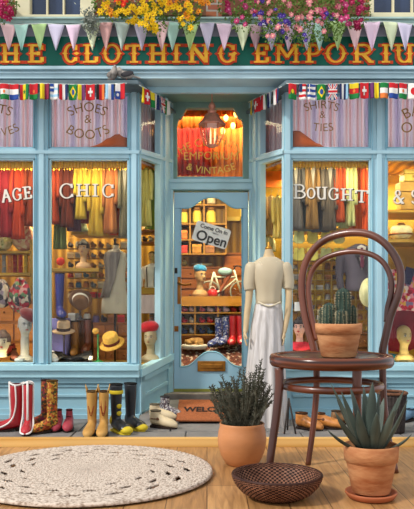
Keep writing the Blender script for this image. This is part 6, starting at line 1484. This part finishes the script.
bp = M('rug_brick_red', '#8a4a40', .9)
b = MB(); b.add([(x, y, z) for x in (X(179, 8.35), X(247, 8.35)) for y, z in ((8.12, IZ), (8.70, IZ), (8.70, Z(345, 8.7)), (8.12, Z(369, 8.12)))], [(0, 1, 2, 3), (7, 6, 5, 4), (0, 4, 5, 1), (1, 5, 6, 2), (2, 6, 7, 3), (3, 7, 4, 0)])
tag(b.build('entrance_platform', spot_mat('brown_white_check', ['#5c2f28', '#a8988c', '#6c3c32', '#4a2822'], 30, .8, (1, 1, 1)), bevel=.004), 'brown and white checked sloping rug covered ramp inside the door', 'platform')
# dog on its cushion
dg = thing('pet_cushion', 'round white pet cushion on the platform behind the door glass', 'cushion', P(194.5, 349, 8.52)); b = MB(); b.lathe([(.001, 0), (.135, 0), (.155, .02), (.155, .045), (.14, .055), (.11, .035), (.001, .03)], n=30, ry=.75); b.build('pad', M('white_plush', '#c9c5ba', .95, var=.12, scale=20, bump=.4), dg)
dog = thing('sleeping_dog', 'small tan dog curled up asleep on the round white cushion', 'dog', dg.location+Vector((0, 0, .034)))
b = MB(); ring = [Vector((.072*math.cos(a), .055*math.sin(a), .042+.012*math.sin(a+.6))) for a in [math.radians(200-q*20) for q in range(15)]]
b.tube(ring, [.030, .036, .041, .045, .047, .047, .046, .046, .047, .046, .042, .038, .034, .030, .026], 12)
b.ell((0, -.005, .045), (.06, .04, .04)); b.ell((-.085, -.045, .052), (.036, .030, .028)); b.tube([(-.075, -.06, .05), (-.045, -.085, .038), (-.03, -.09, .034)], [.022, .016, .011], 10)
for q in ((-.105, -.03, .085), (-.075, -.028, .09)): b.tube([(q[0]+.0, q[1], q[2]-.03), q], [.013, .003], 8)
b.tube([(.03, -.07, .02), (-.01, -.095, .016), (-.05, -.098, .016)], [.014, .012, .010], 8); b.tube([(.09, .02, .03), (.10, -.04, .025), (.06, -.08, .022)], [.014, .010, .006], 8)
b.fuse('body', M('tan_fur', '#7c5a34', .95, var=.35, scale=20, col2='#b08a58', bump=.4, bscale=160), dog, .006, 3)
b = MB(); b.ell((-.028, -.092, .036), (.006, .006, .005)); b.build('nose', DARKM, dog)
# head with blue cap on the rack, red kettle, bicycle
t, s = bust('mannequin_bust', 'tan mannequin head with a blue turban on the shoe rack behind the door glass', 200, 296.3, 8.85, .36, 35, '#a8865c', '#3a2c20', '#8a5038')
beret('blue knitted turban on the tan head behind the door glass', on_head(t, s, 0, .01, .33), .085, '#1f6a94', (.1, .15, 0), .075, 'turban')
kt = thing('red_kettle', 'round red enamel kettle on the shoe rack left of the bicycle', 'kettle', P(212.5, 296.3, 8.9)); b = MB(); b.lathe([(.001, 0), (.05, 0), (.065, .03), (.06, .065), (.035, .085), (.001, .09)], n=20); b.build('body', M('red_enamel', '#b81c20', .3), kt); b = MB(); b.tube(smooth_path([(-.04, 0, .07), (-.02, 0, .115), (.02, 0, .115), (.04, 0, .07)], 4), .005, 6); b.tube([(.05, 0, .04), (.085, 0, .07)], [.012, .007], 8); b.build('handle', M('white_enamel', '#d0ccc0', .4), kt)
bc = thing('bicycle', 'small white framed bicycle with a pale blue saddle standing behind the shoe rack', 'bicycle', (0, 0, 0)); BD = 9.2
def bq(px, py): return P(px, py, BD)
WM = M('white_bicycle_paint', '#c9cbb8', .35); b = MB()
for p, q in (((209, 291), (214, 272)), ((214, 272), (220.5, 292)), ((213, 277), (236, 277)), ((220.5, 292), (236, 279)), ((209, 291), (220.5, 292)), ((234, 270), (241, 293))): b.tube([bq(*p), bq(*q)], .013, 8)
b.build('frame', WM, bc)
for cx_ in (209, 241):
    w_ = None; c_ = bq(cx_, 292); b = MB(); b.tube([c_+Vector((.135*math.cos(a), 0, .135*math.sin(a))) for a in [2*PI*q/36 for q in range(36)]], .012, 8, True); w_ = b.build('wheel', M('grey_tyre', '#8c8c80', .6), bc)
    b = MB(); [b.tube([c_, c_+Vector((.13*math.cos(a), 0, .13*math.sin(a)))], .002, 4) for a in [2*PI*q/12 for q in range(12)]]; b.build('spokes', HOOK, w_)
b = MB(); b.tube(smooth_path([bq(234, 270), bq(236, 266), bq(241, 267), bq(243, 271)], 4), .009, 8); b.build('handlebar', DARKM, bc)
b = MB(); b.ell(bq(225, 271.5)+Vector((0, -.03, 0)), (.095, .05, .05)); b.build('saddle_cover', M('pale_blue_knit', '#8fb4b8', .85, var=.2), bc)
b = MB(); b.tube(smooth_path([bq(231, 272), bq(225, 283), bq(219, 293)], 4), [.03]*4+[.024]*5, 10); b.build('leather_bag', M('brown_bag', '#8c4c2c', .6), bc)
# transom: red drapes and glowing pendant lamps in the hall beyond
cz_ = 3.0
b = MB()
for i in range(41): pass
def drape(label, a, c, y0, y1, D, col, col2, name='drape'):
    b = MB(); n = 60; vs = []
    for i in range(n+1):
        px = a+(c-a)*i/n; d = D+.03*math.sin(i*.8)+.012*math.sin(i*2.1); vs += [(X(px, D), d, Z(y0, D)), (X(px, D), d, Z(y1, D))]
    b.add(vs, [(2*i, 2*i+2, 2*i+3, 2*i+1) for i in range(n)], 0, True); tag(b.build(name, M('drape_'+col[1:], col, .8, var=.2, scale=3, col2=col2), solid=.004), label, 'drape')
drape('deep red drape hanging behind the left of the transom window', 170, 211, 127, 176, 8.7, '#8e1d0c', '#b02a12')
drape('orange drape hanging behind the right of the transom window', 205, 252, 118, 178, 8.9, '#b0591c', '#cc7a28')
drape('amber cloth band behind the top of the transom window', 168, 252, 102.5, 128, 8.6, '#a8481a', '#c8681e', 'cloth_band')
for i, (px, py) in enumerate(((226, 118), (233, 126), (223, 131), (236, 114))):
    t = thing('pendant_lamp', 'small glowing amber lamp, %s of the cluster behind the right of the transom window' % ORD[i], 'lamp', P(px, py, 8.5), 0, None)
    b = MB(); b.ell((0, 0, 0), (.028, .028, .04)); b.build('bulb', emit_mat('amber_bulb', '#ffc060', 5), t); b = MB(); b.tube([(0, 0, .03), (0, 0, 3.05-t.location.z)], .003, 5); b.build('cable', DARKM, t)

# ================================================================== MANNEQUIN IN SATIN GOWN BY THE RIGHT BAY
MD = 6.86; k = MD/F
gw = thing('gown_mannequin', 'headless mannequin in a long champagne satin gown standing right of the door', 'mannequin', (X(266, MD), MD, GZ+.002))
def mz_(py): return Z(py, MD)-gw.location.z
def mx_(px): return X(px, MD)-X(266, MD)
def grings(tab, nf=0, N_=72, seed=0):
    R = []
    for (py, a, c, ry, f) in tab:
        cx_ = (mx_(a)+mx_(c))/2; rx = (mx_(c)-mx_(a))/2
        R.append([Vector((cx_+rx*math.cos(q)*(1+f*math.sin(nf*q+seed)), ry*math.sin(q)*(1+f*1.6*math.sin(nf*q+seed+.4*math.sin(2*q))), mz_(py))) for q in [2*PI*v/N_ for v in range(N_)]])
    return R
b = MB(); b.rings(grings([(432.5, 258, 272, .02, 0), (300, 256, 280, .10, 0), (275, 254, 281, .11, 0), (264, 252, 285, .09, 0), (259.5, 257, 280, .07, 0), (257, 263, 275, .05, 0), (252, 264.5, 273, .042, 0), (249, 265, 272.5, .04, 0)], 0, 32))
ARML = [(252.5, 266), (250, 283), (248.5, 300), (246.5, 316), (245.5, 327), (244.5, 333)]; ARMR = [(284.5, 266), (287.5, 282), (288.5, 298), (287, 314), (284.5, 327), (283, 333)]
def M3(px, py, dy=0): return Vector((mx_(px), dy, mz_(py)))
for A in (ARML, ARMR): b.tube(smooth_path([M3(p[0], p[1], -.015*i) for i, p in enumerate(A)], 4), [.043-.0011*i for i in range(21)], 12)
SKN = M('mannequin_cream_skin', '#c9b08a', .45, var=.1, scale=8)
b.fuse('figure', SKN, gw, .0075, 5)
for A, q in ((ARML, 1), (ARMR, -1)):
    e = M3(A[-1][0], A[-1][1], -.075); b = MB(); b.ell(e+Vector((0, 0, -.02)), (.017, .030, .042))
    for i in range(4):
        y = -.024+.016*i; L = (.062, .070, .066, .05)[i]; b.tube(smooth_path([e+Vector((0, y, -.05)), e+Vector((q*.006, y*1.15, -.05-L*.5)), e+Vector((q*.02, y*1.15, -.05-L))], 3), [.0088]*3+[.008]*3+[.006], 8)
    b.tube(smooth_path([e+Vector((0, -.028, -.005)), e+Vector((q*.012, -.05, -.03)), e+Vector((q*.018, -.054, -.055))], 3), [.010]*3+[.009]*3+[.006], 8)
    b.fuse('hand', SKN, gw, .004, 2)
SAT = M('champagne_satin', '#b7a78c', .42, var=.12, scale=2, col2='#c6b89c', stretch=(2, 2, 1), sheen=.2); SATL = M('pearl_satin', '#aaa39e', .38, var=.1, scale=5, col2='#d4cfce', stretch=(7, 7, .3), sheen=.1)
b = MB(); b.rings(grings([(306, 255.5, 281, .115, .015), (300, 256, 280.5, .11, .012), (291, 255.5, 281.5, .115, .01), (281, 253, 283, .125, .006), (272, 251.5, 285.5, .12, .004), (266, 251.5, 286, .105, .0), (262, 254, 284, .09, 0), (259.3, 258, 279.5, .075, 0), (257.5, 261, 276.5, .062, 0)], 9)); b.build('bodice', SAT, gw, solid=.004)
b = MB(); b.rings(grings([(431, 241, 289, .25, .055), (425, 241.5, 288.5, .24, .055), (400, 244, 286.5, .22, .05), (370, 247, 285, .19, .045), (345, 249.5, 284, .165, .035), (325, 251.5, 283.5, .145, .025), (312, 254, 282.5, .125, .015), (304, 255.5, 281, .118, .012)], 13)); b.build('skirt', SATL, gw, solid=.004)
for A, q in ((ARML, -1), (ARMR, 1)):
    b = MB(); p = [M3(A[0][0]-q*1, A[0][1]-3, 0), M3(A[0][0]+q*.6, A[0][1]+4, -.005), M3(A[1][0]+q*.4, A[1][1], -.015), M3(A[1][0]+q*.1, A[1][1]+7, -.02)]
    b.tube(smooth_path(p, 4), [.044, .056, .066, .070, .070, .068, .065, .062, .060, .057, .055, .053, .052], 16); b.build('sleeve', SAT, gw)
b = MB(); b.tube(smooth_path([M3(259, 262, -.078), M3(266, 268.5, -.10), M3(276, 262, -.078)], 6), .006, 6); b.tube(smooth_path([M3(257.5, 302, -.11), M3(268, 306, -.13), M3(279.5, 302, -.11)], 6), .008, 6); b.build('piping', M('ivory_piping', '#d8ccb0', .5), gw)
b = MB(); b.lathe([(.001, mz_(249.5)), (.036, mz_(249.5)), (.034, mz_(247.5)), (.012, mz_(246)), (.016, mz_(243)), (.001, mz_(241.5))], (mx_(268.8), 0, 0), 16); b.build('neck_finial', M('gilded_finial', '#b07c2c', .4, .7), gw)
# ================================================================== LIGHT AND CAMERA
w = bpy.data.worlds.new('sky'); bpy.context.scene.world = w; w.use_nodes = True
bg = w.node_tree.nodes['Background']; bg.inputs[0].default_value = (.93, .96, 1.0, 1); bg.inputs[1].default_value = 1.0
def sun(name, az, el, s, ang, col):
    l = bpy.data.lights.new(name, 'SUN'); l.energy = s; l.angle = math.radians(ang); l.color = col
    o = bpy.data.objects.new(name, l); C.objects.link(o)
    d = Vector((math.sin(math.radians(az))*math.cos(math.radians(el)), math.cos(math.radians(az))*math.cos(math.radians(el)), math.sin(math.radians(el))))
    o.rotation_euler = d.to_track_quat('Z', 'Y').to_euler(); return o
sun('sun', -122, 40, 2.9, 7, (1, .95, .87))
def area(name, loc, aim, sx, sy, e, col):
    l = bpy.data.lights.new(name, 'AREA'); l.shape = 'RECTANGLE'; l.size = sx; l.size_y = sy; l.energy = e; l.color = col
    o = bpy.data.objects.new(name, l); C.objects.link(o); o.location = loc
    o.rotation_euler = (Vector(loc)-Vector(aim)).to_track_quat('Z', 'Y').to_euler(); return o
WARM = (1, .84, .50)
for nm, x in (('left', -1.75), ('right', 1.85)):
    area('bay_lights_'+nm, (x, 7.31, 2.0), (x, 7.9, 1.2), 2.1, .08, 13, WARM)
    area('bay_low_fill_'+nm, (x, 7.31, .10), (x, 8.1, 1.0), 2.1, .06, 3.5, WARM)  # added unseen fill that lifts the lower display, not a real fixture
    area('bay_ceiling_lights_'+nm, (x, 8.0, 2.05), (x, 8.0, .3), 2.0, .3, 62, WARM)
    area('curtain_back_fill_'+nm, (x, 8.0, 2.75), (x, 7.3, 2.5), 2.1, .3, 24, (1, .97, .93))  # added fill behind the curtains to brighten them, no lamp known there
area('shop_lights', (0, 8.7, 2.9), (0, 9.2, .4), 2.0, .8, 95, WARM)
area('shop_lights_door', (.05, 8.2, 1.9), (.05, 9.2, .4), .6, .3, 36, WARM)
cam = bpy.data.cameras.new('camera'); co = bpy.data.objects.new('camera', cam); C.objects.link(co)
co.location = (0, 0, CH); co.rotation_euler = (PI/2, 0, 0)
cam.sensor_fit = 'HORIZONTAL'; cam.sensor_width = 36; cam.lens = 36*F/414; cam.shift_y = (HY-254.5)/414; cam.clip_start = .05; cam.clip_end = 100
S = bpy.context.scene; S.camera = co
S.view_settings.view_transform = 'Standard'; S.view_settings.look = 'None'; S.view_settings.exposure = 0; S.view_settings.gamma = 1
